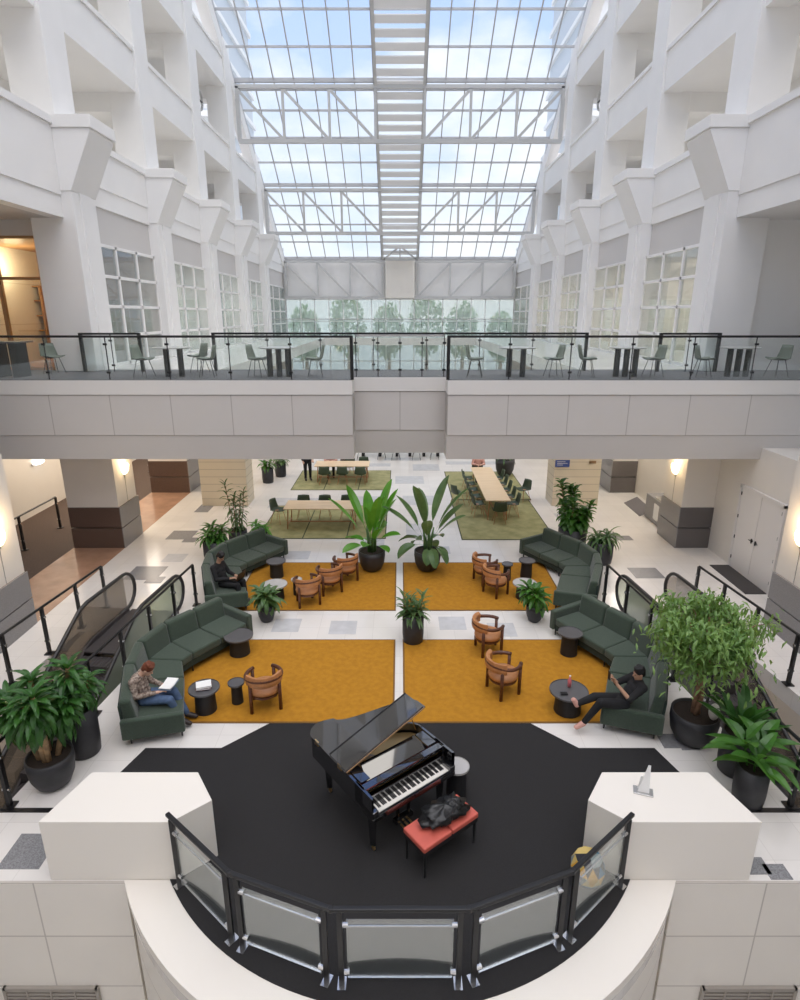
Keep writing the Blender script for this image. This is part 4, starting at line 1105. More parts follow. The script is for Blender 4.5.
# high tables far back
def high_table(label, cx, cy, w):
    t = thing('high_table', label, 'table', (cx, cy, 0), 0, 'white high tables far back')
    MB().box(-w / 2, w / 2, -.35, .35, .98, 1.03).build('table_top', M['corian'], t)
    for x in (-w / 2 + .25, 0, w / 2 - .25): MB().box(x - .07, x + .07, -.2, .2, .02, .98).build('leg', M['black_matte'], t)
    return t
high_table('white high table with black legs far back at the left of the aisle', -1.0, 29.6, 2.2)
high_table('white high table with black legs far back at the right of the aisle', 1.2, 29.6, 1.9)
h0 = None
for i, (x, y) in enumerate([(-1.9, 28.8), (-.9, 28.9), (-.2, 28.8), (.8, 28.8), (1.7, 28.9)]):
    lab = 'pale shell chair before the far high tables, %s from the left' % ('first', 'second', 'third', 'fourth', 'fifth')[i]
    if h0 is None: h0 = shell_chair(lab, (x, y, .005), PI, 'shell_pale', 'pale chairs at the far high tables')
    else: dup(h0, (x, y, .005), PI, lab)

# ================================================================== WALL THINGS
for s, nm in ((-1, 'left'), (1, 'right')):
    for y, lab in ((17.75, 'glowing wall sconce on the %s column under the bridge' % nm), (11.75, 'glowing wall sconce on the %s column at the edge of the photo' % nm)):
        sc_ = thing('wall_sconce', lab, 'light', (s * 8.43, y, 2.3), 0, 'column sconces')
        b = MB(); n = 12; prof = [(0.02, -.16), (.10, -.10), (.15, 0), (.165, .10), (.16, .17)]
        vs = []
        for r, z in prof:
            for i in range(n + 1):
                a = -PI / 2 + PI * i / n; vs.append((-s * r * math.cos(a), r * math.sin(a), z))
        b.add(vs, [(j * (n + 1) + i, j * (n + 1) + i + 1, (j + 1) * (n + 1) + i + 1, (j + 1) * (n + 1) + i) for j in range(4) for i in range(n)])
        b.build('glass_bowl', M['sconce'], sc_, smooth=True)
        MB().box(min(0, -s * .015), max(0, -s * .015), -.05, .05, -.2, .12).build('back_plate', M['steel'], sc_)
        MB().box(min(0, -s * .012), max(0, -s * .012), -.008, .008, -1.0, -.2).build('conduit', M['steel'], sc_)
        point('sconce_light', (s * 8.12, y, 2.62), 14, (1, .72, .42), .08)
# wall lamp on the left back wall
wl = thing('wall_lamp', 'small bright wall lamp on the cream wall behind the dark ramp', 'light', (-12.99, 20.9, 1.75))
MB().box(0, .05, -.35, .35, -.04, .04).build('bracket', M['steel'], wl); MB().ell((.1, 0, .02), (.06, .3, .07)).build('diffuser', M['lightpanel'], wl, smooth=True)
# drinking fountain
df = thing('drinking_fountain', 'grey steel drinking fountain cabinet against the right wall', 'fountain', (9.1, 19.55, 0))
MB().box(-.45, .295, -.62, .62, 0.02, .85).build('cabinet', M['granite_l'], df, bevel=.02); MB().box(-.42, .28, -.55, .05, .85, .9).build('basin', M['steel'], df, bevel=.02)
MB().tube([(-.1, -.3, .9), (-.1, -.3, 1.0), (-.18, -.3, 1.04)], .015, 8).build('spout', M['chrome'], df)
MB().box(-.455, -.45, -.5, -.1, .15, .7).build('access_panel', M['steel'], df)
q = [at(624, 503), at(637, 497), at(652, 510), at(639.6, 516.5)]
o = MB().prism(q, .0005, .014).build('floor_mat', M['mat_grey']); tag(o, 'grey entrance mat on the floor by the right wall beyond the fountain', 'mat')
o = box(8.8, 9.33, 13.9, 15.75, .0005, .02).build('floor_mat', M['mat_dark']); tag(o, 'dark doormat in front of the double door', 'mat')
# signs on the right pier
o = thing('wall_sign', 'blue sign board on the right beige pier', 'sign', (5.92, 21.29, 1.63)); 
MB().box(-.26, .26, -.02, 0, -.13, .13).build('board', M['bluesign'], o)
f = MB()
for r_, (a, b) in enumerate([(-.2, .1), (-.2, .18), (-.2, .02)]): f.box(a, b, -.024, -.02, .06 - r_ * .06, .075 - r_ * .06)
f.build('lettering', M['signtext'], o)
o = box(-.12, .12, -.02, 0, -.05, .05).build('wall_sign', M['brownsign']); o.location = (7.02, 21.29, 1.68); tag(o, 'small brown plaque on the right beige pier', 'sign')

# ================================================================== PLANTS
def leaf(mb, p, az, el, L_, W_, droop=.8, n=6, fold=.25, prof=None, twist=0):
    """arching leaf as a folded strip; el = start elevation (rad)"""
    p = Vector(p); d = Vector((math.cos(az) * math.cos(el), math.sin(az) * math.cos(el), math.sin(el)))
    side = Vector((-math.sin(az), math.cos(az), 0))
    if twist: side = (side + Vector((0, 0, twist))).normalized()
    st = L_ / n; vs = []; pts = p.copy(); e = el
    for i in range(n + 1):
        u = i / n; w = W_ * (prof(u) if prof else math.sin(PI * min(1, .08 + u * .92)) ** .7)
        if i == n: w = .002
        up = side.cross(d).normalized() * -1
        if up.z < 0: up = -up
        vs += [pts + side * w / 2 + up * fold * w / 2, pts.copy(), pts - side * w / 2 + up * fold * w / 2]
        e -= droop / n; d = Vector((math.cos(az) * math.cos(e), math.sin(az) * math.cos(e), math.sin(e))); pts = pts + d * st
    fs = []
    for i in range(n): 
        a = i * 3; fs += [(a, a + 1, a + 4, a + 3), (a + 1, a + 2, a + 5, a + 4)]
    mb.add(vs, fs)
def potmesh(t, r, h, kind='bowl', rim=.03, m='pot'):
    if kind == 'bowl': pr = [(r * .52, 0), (r * .72, h * .10), (r * .92, h * .38), (r, h * .75), (r * .985, h), (r * .91, h), (r * .90, h * .9)]
    elif kind == 'cone': pr = [(r * .58, 0), (r * .64, h * .02), (r * .84, h * .5), (r, h), (r * .9, h), (r * .89, h * .92)]
    else: pr = [(r * .86, 0), (r * .93, h * .03), (r, h * .3), (r, h), (r * .9, h), (r * .89, h * .93)]
    MB().lathe(pr + [(.001, pr[-1][1])] if 0 else pr, n=32).build('pot', M[m], t, smooth=True)
    MB().lathe([(.001, h * .86), (r * .89, h * .86), (r * .89, h * .93), (r * .4, h * .95), (.001, h * .95)], n=24).build('soil', M['soil'], t)
R = random.Random(5)
def plant_cane(name, label, cat, loc, r, h, kind, stems, leafm, nl, L_, W_, droop, hts, lean=.12, stemm='trunkpale', sr=.03, el=(.2, 1.3), grp=None, prof=None, spread=.25):
    t = thing(name, label, cat, loc, 0, grp); potmesh(t, r, h, kind)
    f = MB()
    for k in range(stems):
        a = 2 * PI * k / max(1, stems) + R.random(); rr = r * .35 if stems > 1 else 0
        H_ = R.uniform(*hts); b = Vector((rr * math.cos(a), rr * math.sin(a), h * .9)); tp = b + Vector((lean * H_ * math.cos(a) * (1 if stems > 1 else .4), lean * H_ * math.sin(a), H_))
        if H_ > .12: MB().tube([b, (b + tp) / 2 + Vector((.02 * math.cos(k), .02, 0)), tp], [sr, sr * .85, sr * .7], 8).build('stem', M[stemm], t, smooth=True)
        for i in range(nl):
            u = i / nl; az = i * 2.399 + R.uniform(-.3, .3); e = el[0] + (el[1] - el[0]) * u + R.uniform(-.12, .12)
            z = tp.lerp(b, (1 - u) * min(spread / max(H_, .1), .5 if spread <= .25 else .9))
            leaf(f, z, az, e, L_ * R.uniform(.75, 1.1) * (1 - .25 * u), W_ * R.uniform(.8, 1.15), droop * R.uniform(.7, 1.3), 6, .3, prof)
    f.build('foliage', M[leafm], t)
    return t
# left foreground corn plant
plant_cane('corn_plant', 'large corn plant with pale bare canes in a round charcoal bowl pot, bottom left', 'plant', (-5.24, 7.44, 0), .33, .54, 'bowl', 9, 'leaf_dark', 60, .46, .09, 1.4, (.8, 1.55), .24, 'trunkpale', .042, (-.8, 1.4), spread=.42)
plant_cane('leafy_plant', 'dark leafy plant in a tall charcoal pot behind the corn plant, left', 'plant', (-5.12, 8.14, 0), .25, .85, 'tall', 4, 'leaf_dark', 30, .42, .08, 1.5, (.2, .6), .2, 'trunkpale', .02, (-.4, 1.3))
# centre tall pot
plant_cane('spiky_plant', 'upright leafy plant in a tall dark cylinder pot between the rugs', 'plant', (*at(413, 641), .005), .23, .66, 'tall', 7, 'leaf_sage', 18, .40, .055, .9, (.05, .5), .35, 'trunkbrown', .012, (0, 1.4), spread=.4)
# small potted plants
plant_cane('potted_dracaena', 'small potted dracaena between the two left sofas', 'plant', (*at(267, 621), .005), .20, .42, 'bowl', 3, 'leaf_sage', 26, .44, .12, 1.2, (.15, .5), .25, 'trunkbrown', .015, (-.3, 1.4))
plant_cane('potted_dracaena', 'small potted dracaena between the two right sofas', 'plant', (*at(534, 621), .005), .20, .42, 'bowl', 3, 'leaf_mid', 26, .44, .12, 1.2, (.15, .5), .25, 'trunkbrown', .015, (-.3, 1.4))
# behind rear left sofa
plant_cane('bushy_plant', 'low bushy plant in a dark pot behind the rear left sofa', 'plant', (-5.35, 16.2, 0), .34, .6, 'tall', 4, 'leaf_mid', 26, .5, .09, 1.4, (.15, .4), .3, 'trunkbrown', .02, (-.1, 1.3))
plant_cane('slender_palm', 'tall thin airy plant behind the rear left sofa', 'plant', (-4.95, 17.2, 0), .28, .55, 'tall', 5, 'leaf_sage', 34, .36, .05, 1.1, (.9, 1.8), .14, 'trunkbrown', .014, (-.3, 1.2), spread=1.1)
plant_cane('bushy_plant', 'bright low plant beside the tall thin one, behind the rear left sofa', 'plant', (-4.35, 17.45, .0), .24, .40, 'tall', 3, 'leaf_bright', 22, .45, .08, 1.5, (.1, .25), .3, 'trunkbrown', .015, (-.1, 1.3))
# behind rear right sofa
plant_cane('bushy_plant', 'big bushy green plant behind the rear right sofa', 'plant', (5.2, 17.0, 0), .42, .70, 'tall', 9, 'leaf_mid', 40, .40, .15, 1.2, (.5, 1.4), .36, 'trunkbrown', .018, (-.4, 1.3), spread=1.1)
plant_cane('potted_palm', 'dark leaved plant in a black tub to the right of the big bushy one', 'plant', (5.75, 16.0, 0), .34, .66, 'tall', 4, 'leaf_sage', 22, .62, .07, 1.6, (.1, .3), .3, 'trunkbrown', .015, (0, 1.2))
# far plants
plant_cane('potted_palm', 'small plant in a dark pot far left by the aisle, left one of the pair', 'plant', (-5.6, 24.6, 0), .24, .62, 'tall', 3, 'leaf_mid', 14, .5, .10, 1.3, (.2, .5), .2, 'trunkbrown', .015, (0, 1.3))
plant_cane('potted_palm', 'small plant in a dark pot far left by the aisle, right one of the pair', 'plant', (-5.25, 25.6, 0), .24, .62, 'tall', 3, 'leaf_sage', 14, .5, .10, 1.3, (.2, .5), .2, 'trunkbrown', .015, (0, 1.3))
plant_cane('potted_palm', 'plant in a large dark round pot beyond the long oak table', 'plant', (4.62, 25.7, .02), .42, .75, 'bowl', 3, 'leaf_sage', 12, .5, .09, 1.2, (.1, .4), .2, 'trunkbrown', .015, (0, 1.3))
# two birds of paradise
def paddle(u): return 0.0 if u < .35 else (math.sin(PI * min(1, (u - .35) / .65)) ** .6)
def bird(label, loc, mm, seed, spread=1.0, L0=1.5):
    R2 = random.Random(seed)
    t = thing('bird_of_paradise', label, 'plant', loc, 0); potmesh(t, .37, .58, 'bowl')
    s_ = MB()
    for k in range(5):
        a = k * 1.256; s_.tube([(.08 * math.cos(a), .08 * math.sin(a), .5), (.10 * math.cos(a), .1 * math.sin(a), .9), (.16 * math.cos(a), .16 * math.sin(a), 1.25)], [.05, .04, .02], 7)
    s_.build('stem', M['leaf_sage'], t, smooth=True)
    f = MB()
    for k in range(19):
        az = k * 2.399 + R2.uniform(-.2, .2); e = R2.uniform(1.05, 1.5) if k < 9 else R2.uniform(.3, 1.1)
        LL = L0 * R2.uniform(.7, 1.15) if k < 9 else L0 * R2.uniform(.35, .55)
        leaf(f, (.05 * math.cos(az), .05 * math.sin(az), .72), az, e, LL, .30 * R2.uniform(.8, 1.1), spread * (.5 if e > 1 else 1.5), 12, .35, lambda u: max(.045, paddle(u)), twist=R2.uniform(-.5, .5))
    f.build('foliage', M[mm], t)
bird('bright green large leaved plant in a round dark pot, left of the central aisle', (-.78, 15.42, .018), 'leaf_bright', 3, .6, 1.75)
bird('muted green large leaved plant in a round dark pot, right of the central aisle', (.76, 15.42, .018), 'leaf_sage', 11, 1.1, 1.8)
# ficus tree
ft = thing('ficus_tree', 'bushy ficus tree with brown trunk in a round charcoal pot, right', 'plant', (4.87, 8.42, 0)); potmesh(ft, .38, .56, 'bowl')
tb = MB()
tops = []
for k in range(3):
    a = k * 2.1; tb.tube([(.04 * math.cos(a), .04 * math.sin(a), .5), (.05 * math.cos(a + 1.2), .05 * math.sin(a + 1.2), .85), (.05 * math.cos(a + 2.6), .05 * math.sin(a + 2.6), 1.2), (.1 * math.cos(a), .1 * math.sin(a), 1.5)], [.045, .038, .032, .028], 8)
for k in range(13):
    a = k * 2.399; rr = R.uniform(.25, .66); z = 1.65 + R.uniform(0, .75); tops.append((rr * math.cos(a), rr * math.sin(a), z)); tb.tube([(.05 * math.cos(a), .05 * math.sin(a), 1.3 + R.uniform(0, .2)), (rr * .5 * math.cos(a), rr * .5 * math.sin(a), z - .15), tops[-1]], [.022, .015, .006], 6)
tb.tube([(.1, .1, 1.5), (.5, .25, 1.75), (.95, .35, 1.95), (1.2, .4, 1.95)], [.02, .015, .01, .004], 6)
tb.build('trunk', M['trunkbrown'], ft, smooth=True)
f = MB()
for i in range(4200):
    if i % 16 == 0:
        u = R.random(); c = Vector((.5 + .8 * u, .25 + .2 * u, 1.75 + .2 * u)) + Vector([R.gauss(0, .09) for _ in range(3)])
    else:
        c0_ = Vector(tops[i % 13]); c = Vector((R.gauss(0, 1), R.gauss(0, 1), R.gauss(0, 1))).normalized() * (R.random() ** .4)
        c = c0_ + Vector((c.x * .34, c.y * .34, c.z * .30))
        if R.random() < .25: c = Vector((R.gauss(0, .36), R.gauss(0, .36), 1.3 + R.random() * .8))
    leaf(f, c, R.random() * 6.28, R.uniform(-1.2, .5), R.uniform(.09, .17), R.uniform(.035, .055), .8, 2, .2)
f.build('foliage', M['leaf_ficus'], ft)
o = MB().ell((0, 0, .14), (.085, .075, .15), 14, 10).build('pebble', M['cream'], None, smooth=True); o.location = (5.08, 8.26, .53); tag(o, 'smooth pale upright stone standing in the ficus pot', 'stone')
# right foreground plants
plant_cane('peace_lily', 'broad leaved plant in a tall charcoal pot at the bottom right', 'plant', (5.08, 7.10, 0), .22, .62, 'tall', 3, 'leaf_mid', 9, .70, .18, .9, (.12, .45), .25, 'leaf_mid', .015, (.2, 1.4), prof=lambda u: math.sin(PI * min(1, .12 + u * .88)) ** .8 if u > .22 else .14)
plant_cane('snake_plant', 'upright dark leaved plant in a round charcoal pot behind the broad leaved one, right', 'plant', (5.22, 7.72, 0), .26, .72, 'tall', 3, 'leaf_dark', 8, .80, .15, .5, (.02, .1), .2, 'leaf_dark', .012, (.7, 1.5))

# ================================================================== PEOPLE
M['skin1'] = mat('skin_light', (.62, .38, .27), .5); M['skin2'] = mat('skin_tan', (.45, .26, .17), .5)
M['hair_red'] = mat('auburn_hair', (.17, .045, .018), .7, noise_amt=.4, nscale=60); M['hair_black'] = mat('black_hair', (.012, .010, .010), .6, noise_amt=.3, nscale=60)
M['shirt_pat'] = mat('patterned_knit', (.42, .35, .29), .85, col2=(.10, .06, .045), nscale=26); M['jeans'] = mat('blue_jeans', (.09, .15, .27), .8, noise_amt=.3, nscale=12)
M['cloth_black'] = mat('black_cloth', (.012, .012, .014), .85, noise_amt=.3, nscale=10); M['shoe_dark'] = mat('dark_shoe', (.03, .02, .018), .5); M['shoe_tan'] = mat('tan_shoe', (.45, .28, .16), .5)
M['coat'] = mat('black_coat', (.010, .010, .013), .85); M['pinkish'] = mat('pale_pink_cloth', (.62, .34, .28), .8); M['eye'] = mat('eye_dark', (.02, .015, .012), .2); M['brown_cloth'] = mat('brown_cloth', (.12, .05, .035), .8)
def capsule(mb, a, b, ra, rb, n=12):
    a, b = Vector(a), Vector(b); mb.cyl(a, b, ra, rb, n); mb.ell(a, (ra,) * 3, n, 8); mb.ell(b, (rb,) * 3, n, 8)
def remesh(o, v=.012, sm=4):
    r = o.modifiers.new('r', 'REMESH'); r.mode = 'VOXEL'; r.voxel_size = v; r.use_smooth_shade = True
    s = o.modifiers.new('s', 'SMOOTH'); s.iterations = sm; s.factor = .5
def person(label, loc, rz, J, cl, hair='short', fine=True, grp=None):
    """J: joints in local metres (sitter faces -y). One continuous body, clothing and hair as children."""
    t = thing('person', label, 'person', loc, rz, grp); V = {k: Vector(v) for k, v in J.items()}
    b = MB(); vx = .0075 if fine else .014
    hp, ch, nk, hd = V['hip'], V['chest'], V['neck'], V['head']
    side = Vector((1, 0, 0))
    # torso
    def torso(m, g=0, lo=.0):
        for u, w, d in ((0, .155, .115), (.3, .135, .10), (.6, .15, .11), (.85, .175, .115), (1, .165, .10)):
            p = hp.lerp(ch, u); m.ell(p, (w + g, d + g, .10 + g))
        m.ell(ch.lerp(nk, .5), (.12 + g, .08 + g, .07 + g))
    torso(b)
    capsule(b, ch.lerp(nk, .4), nk.lerp(hd, .4), .06, .052)
    # head: cranium, jaw, nose, ears ; faces direction fd
    fd = V['look'].normalized(); rt = fd.cross(Vector((0, 0, 1))).normalized(); upv = rt.cross(fd).normalized()
    rot = Matrix((rt, fd, upv)).transposed()
    def hl(x, y, z): return hd + rt * x + fd * y + upv * z
    b.ell(hd + upv * .015 - fd * .01, (.075, .095, .10), 16, 12, rot); b.ell(hl(0, .025, -.055), (.055, .065, .065), 14, 10, rot)
    b.ell(hl(0, .095, -.012), (.012, .02, .024), 8, 6, rot); b.ell(hl(0, .082, -.055), (.026, .014, .010), 8, 6, rot); b.ell(hl(0, .07, -.095), (.025, .02, .02), 8, 6, rot)
    for s in (-1, 1): b.ell(hl(s * .078, -.005, -.01), (.012, .022, .032), 8, 6, rot)
    fem = {}
    for s, k in ((-1, 'r'), (1, 'l')):
        sh, el, wr = V['sh' + k], V['el' + k], V['wr' + k]; capsule(b, ch.lerp(nk, .3), sh, .07, .06)
        capsule(b, sh, el, .052, .041); capsule(b, el, wr, .040, .027)
        kn, an, to = V['kn' + k], V['an' + k], V['to' + k]; hj = hp + Vector((s * -.09 if k == 'x' else (-.09 if k == 'r' else .09), 0, 0))
        capsule(b, hj, kn, .085, .058); capsule(b, kn, an, .056, .038); capsule(b, an, to, .042, .032)
        # hand: palm and five fingers
        gd = (V['gr' + k] - wr).normalized(); pl_ = wr + gd * .05; nrm = Vector(J.get('pn' + k, (0, 0, 1))); nrm = (nrm - gd * nrm.dot(gd)).normalized(); ac = gd.cross(nrm)
        rm = Matrix((ac, gd, nrm)).transposed(); b.ell(wr + gd * .045, (.040, .050, .019), 12, 8, rm)
        for i, (o_, ln) in enumerate(((-.030, .062), (-.010, .074), (.010, .070), (.029, .055))):
            p0 = wr + gd * .08 + ac * o_; p1 = p0 + gd * ln * .5 - nrm * .010; p2 = p1 + gd * ln * .28 - nrm * .028
            capsule(b, p0, p1, .0105, .0095, 8); capsule(b, p1, p2, .0095, .0082, 8)
        sd = -1 if k == 'r' else 1
        p0 = wr + gd * .03 + ac * .030 * sd; p1 = p0 + ac * .030 * sd + gd * .03 - nrm * .012; p2 = p1 + gd * .03 - nrm * .012
        capsule(b, p0, p1, .013, .011, 8); capsule(b, p1, p2, .011, .009, 8)
    bd = b.build('body', M[cl['skin']], t); remesh(bd, vx, 3)
    for s in (-1, 1): 
        MB().ell(hl(s * .030, .077, .008), (.010, .007, .007), 8, 6, rot).build('eye', M['eye'], t)
    g = .014
    s_ = MB(); torso(s_, g)
    for k in 'rl':
        sh, el, wr = V['sh' + k], V['el' + k], V['wr' + k]; capsule(s_, ch.lerp(nk, .3), sh, .082, .073); capsule(s_, sh, el, .068, .055)
        if cl.get('long', 1): capsule(s_, el, el.lerp(wr, .85), .055, .040)
        else: pass
    o = s_.build(cl.get('topname', 'shirt'), M[cl['top']], t); remesh(o, .012, 3)
    p_ = MB(); p_.ell(hp - Vector((0, 0, .01)), (.175, .135, .10))
    for k in 'rl':
        kn, an = V['kn' + k], V['an' + k]; hj = hp + Vector(((-.09 if k == 'r' else .09), 0, 0)); capsule(p_, hj, kn, .10, .073); capsule(p_, kn, kn.lerp(an, .93), .072, .052)
    o = p_.build('trousers', M[cl['legs']], t); remesh(o, .012, 3)
    for k in 'rl':
        q = MB(); an, to = V['an' + k], V['to' + k]; capsule(q, an + Vector((0, 0, -.01)), to, .052, .042); q.ell(to, (.045, .05, .035)); o = q.build('shoe', M[cl['shoe']], t); remesh(o, .012, 2)
    h = MB(); h.ell(hl(0, -.022, .038), (.087, .100, .094), 16, 12, rot); h.ell(hl(0, -.055, .0), (.080, .060, .085), 14, 10, rot)
    for i in range(14):
        a = i * 2.4; h.ell(hl(.055 * math.cos(a), -.02 + .055 * math.sin(a), .10 + .008 * math.sin(i * 3)), (.03, .035, .025), 8, 6, rot)
    if hair == 'long':
        h.ell(hl(0, -.07, -.10), (.085, .05, .14), 14, 10, rot)
        for s in (-1, 1): h.ell(hl(s * .07, -.01, -.07), (.03, .05, .11), 10, 8, rot)
    o = h.build('hair', M[cl['hair']], t); remesh(o, .010, 1)
    return t
# local frame: +z up, sitter faces -y, x to the sitter's left
def sit(rec=.10, hipz=.53, **kw):
    J = dict(hip=(0, 0, hipz), chest=(0, rec, hipz + .36), neck=(0, rec * .9, hipz + .50), head=(0, rec * .5 - .03, hipz + .66), look=(0, -1, -.6),
             shr=(-.18, rec, hipz + .42), shl=(.18, rec, hipz + .42), elr=(-.25, rec - .12, hipz + .16), ell=(.25, rec - .12, hipz + .16), wrr=(-.10, -.28, hipz + .18), wrl=(.10, -.28, hipz + .18),
             grr=(-.05, -.38, hipz + .2), grl=(.05, -.38, hipz + .2), knr=(-.12, -.46, hipz + .04), knl=(.12, -.46, hipz + .04), anr=(-.12, -.52, .11), anl=(.12, -.52, .11), tor=(-.13, -.66, .065), tol=(.13, -.66, .065))
    J.update(kw); return J
pA = person('person in patterned top and blue jeans reading on the front left sofa', (-4.36, 8.86, 0), math.radians(84),
       sit(.16, chest=(0, .12, .86), neck=(0, .04, .98), head=(0, -.10, 1.08), shr=(-.18, .1, .92), shl=(.18, .1, .92), knr=(-.10, -.47, .58), knl=(.12, -.44, .60), anr=(-.02, -.60, .13), anl=(.16, -.62, .12), tor=(-.03, -.74, .075), tol=(.17, -.76, .075), look=(0, -1, -.9)),
       dict(skin='skin1', top='shirt_pat', legs='jeans', shoe='shoe_dark', hair='hair_red', topname='sweater'))
pB = person('person in black with a laptop on the rear left sofa', (-4.32, 13.5, 0), math.radians(70), sit(.15, look=(0, -1, -.8)),
       dict(skin='skin2', top='cloth_black', legs='cloth_black', shoe='shoe_dark', hair='hair_black', topname='shirt'))
pC = person('person in black lounging on the front right sofa and holding up a phone', (3.76, 8.72, 0), math.radians(-84),
       sit(.27, hipz=.53, knr=(-.09, -.44, .60), knl=(.10, -.42, .62), anr=(-.10, -.74, .47), anl=(.05, -.66, .20), tor=(-.11, -.80, .55), tol=(.06, -.78, .13),
           head=(0, .24, 1.07), neck=(0, .26, .96), chest=(0, .25, .83), shr=(-.18, .25, .90), shl=(.18, .25, .90), look=(0, -1, -.25), elr=(-.24, .0, .74), ell=(.24, .0, .74), wrr=(-.08, -.16, .93), wrl=(.07, -.16, .93), grr=(-.03, -.2, 1.02), grl=(.03, -.2, 1.02), pnr=(.3, 1, 0), pnl=(-.3, 1, 0)),
       dict(skin='skin2', top='cloth_black', legs='cloth_black', shoe='pinkish', hair='hair_black', long=0, topname='t_shirt'))
# held things
def held(name, label, cat, loc, rz, build):
    t = thing(name, label, cat, loc, rz); build(t); return t
def bk(t):
    MB().hexa([(-.16, -.10, 0), (0, -.10, -.02), (0, .10, -.02), (-.16, .10, 0)], [(-.16, -.10, .012), (0, -.10, -.006), (0, .10, -.006), (-.16, .10, .012)]).build('page_block', M['paper'], t)
    MB().hexa([(0, -.10, -.02), (.16, -.10, 0), (.16, .10, 0), (0, .10, -.02)], [(0, -.10, -.006), (.16, -.10, .012), (.16, .10, .012), (0, .10, -.006)]).build('page_block', M['paper'], t)
    MB().box(-.165, .165, -.105, .105, -.028, -.02).build('cover', mat('blue_grey_cover', (.22, .28, .38), .6), t)
x, y, z = -4.36 + .40, 8.89, .77
held('open_book', 'open pale book held by the person in the patterned top', 'book', (x, y, z), math.radians(84), bk)
def lap(t):
    MB().box(-.16, .16, -.11, .11, 0, .015).build('keyboard_base', M['black_metal'], t, bevel=.003)
    MB().hexa([(-.16, -.12, .015), (.16, -.12, .015), (.16, -.11, .015), (-.16, -.11, .015)], [(-.16, -.19, .22), (.16, -.19, .22), (.16, -.18, .22), (-.16, -.18, .22)]).build('screen', M['black_metal'], t)
held('laptop', 'dark laptop on the knees of the person in black, rear left', 'laptop', (-4.32 + .33, 13.39, .655), math.radians(70), lap)
def ph(t):
    MB().box(-.037, .037, -.005, .005, 0, .15).build('case', M['black_metal'], t, bevel=.003); MB().box(-.032, .032, .0052, .0062, .008, .142).build('screen', M['eye'], t)
held('phone', 'dark phone held up by the lounging person', 'phone', (3.76 - .27, 8.70, .98), math.radians(-82), ph)
# books on the drum table, drink on the other
hb = .018 + .46
for k, (rz, c, lab) in enumerate([(12, M['felt'], 'dark red book at the bottom of the stack on the drum table'), (20, M['paper'], 'white book on top of the stack on the drum table')]):
    o = thing('hardback_book', lab, 'book', (TB[0] + .0, TB[1] + .0, hb + .0075 + k * .036), math.radians(rz))
    MB().box(-.13, .13, -.10, .10, 0, .004).box(-.13, .13, -.10, .10, .030, .034).box(-.13, -.126, -.10, .10, 0.004, .030).build('cover', c, o)
    MB().box(-.126, .125, -.095, .095, .004, .030).build('pages', M['paper'], o)
M['pink_drink'] = mat('pink_drink', (.75, .18, .20), .3)
o = thing('drink_bottle', 'pink drink bottle on the drum table by the lounging person', 'bottle', (TC[0] + .03, TC[1] + .1, .446))
MB().lathe([(.001, 0), (.034, 0), (.035, .12), (.015, .17), (.014, .2), (.001, .2)], n=16).build('body', M['pink_drink'], o, smooth=True); MB().lathe([(.016, .2), (.016, .22), (.001, .22)], n=12).build('cap', M['paper'], o)
o = box(-.06, .06, -.04, .04, 0, .012).build('phone_case', M['black_metal']); o.location = (TC[0] - .12, TC[1] - .12, .446); tag(o, 'dark flat phone lying on the drum table by the lounging person', 'phone')
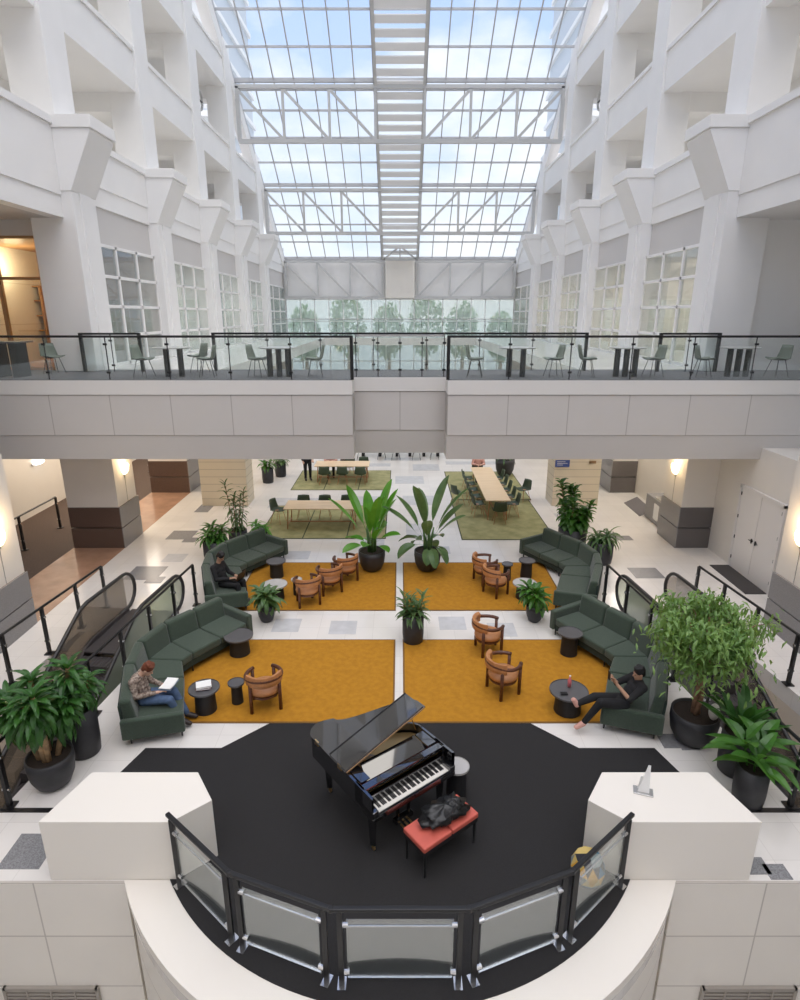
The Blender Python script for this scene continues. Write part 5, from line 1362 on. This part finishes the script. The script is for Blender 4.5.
# dining people
dst = dict(skin='skin1', top='coat', legs='coat', shoe='shoe_dark', hair='hair_black', topname='coat')
person('person in long black coat standing at the left end of the farther oak table', (-3.95, 24.9, .02), math.radians(20),
       dict(hip=(0, 0, .93), chest=(0, .0, 1.28), neck=(0, -.02, 1.43), head=(0, -.05, 1.57), look=(.3, -1, -.3), shr=(-.18, 0, 1.35), shl=(.18, 0, 1.35), elr=(-.24, 0, 1.08), ell=(.24, -.02, 1.08), wrr=(-.22, -.14, .88), wrl=(.2, -.18, .92),
            grr=(-.2, -.2, .8), grl=(.2, -.24, .86), knr=(-.1, -.02, .5), knl=(.1, -.04, .5), anr=(-.1, 0, .09), anl=(.11, .02, .09), tor=(-.11, -.14, .045), tol=(.12, -.12, .045)), dst, 'long', False)
person('person with long brown hair seated behind the farther left oak table', (-3.05, 25.75, .02), math.radians(5), sit(.05), dict(skin='skin1', top='pinkish', legs='cloth_black', shoe='shoe_dark', hair='hair_red', topname='blouse'), 'long', False)
gch(-3.05, 25.8, 0, 'under the long haired person, farther left oak table')
person('short haired person in black seated at the farther left oak table', (-2.45, 26.2, .02), math.radians(-8), sit(.05), dict(skin='skin2', top='cloth_black', legs='cloth_black', shoe='shoe_dark', hair='hair_black', topname='sweater'), 'short', False)
gch(-2.45, 26.25, 0, 'under the person in black, farther left oak table')
person('person in a pale pink top seated at the far end of the long oak table', (3.35, 25.05, .02), math.radians(0), sit(.05), dict(skin='skin1', top='pinkish', legs='cloth_black', shoe='shoe_dark', hair='hair_red', topname='blouse'), 'long', False)
gch(3.35, 25.1, 0, 'under the person in pink, far end of long oak table')

# faceted colourful pouf behind the railing
pf = thing('patchwork_pouf', 'faceted pouf patterned with blue, yellow, grey and black diamonds behind the curved railing', 'pouf', (2.34, 5.80, .02))
cols = [mat('patch_%d' % i, c, .7) for i, c in enumerate([(.02, .13, .22), (.62, .33, .03), (.20, .24, .24), (.01, .01, .015), (.60, .45, .15)])]
rings = [(.13, .0), (.20, .10), (.215, .23), (.165, .36), (.001, .42)]; n = 10; vs = []
for j, (r_, z) in enumerate(rings):
    for i in range(n): a = 2 * PI * (i + .5 * (j % 2)) / n; vs.append((r_ * math.cos(a), r_ * math.sin(a), z))
fs = []
for j in range(4):
    for i in range(n):
        a, b, c, d_ = j * n + i, j * n + (i + 1) % n, (j + 1) * n + i, (j + 1) * n + (i + 1) % n
        if j % 2 == 0: fs += [(a, b, c), (b, d_, c)]
        else: fs += [(a, b, d_), (a, d_, c)]
fs.append(tuple(range(n))[::-1])
m_ = MB(); m_.add(vs, fs); o = m_.build('cover', cols[0], pf)
for c in cols[1:]: o.data.materials.append(c)
for i, p in enumerate(o.data.polygons): p.material_index = (i * 7 + i // 3) % 5
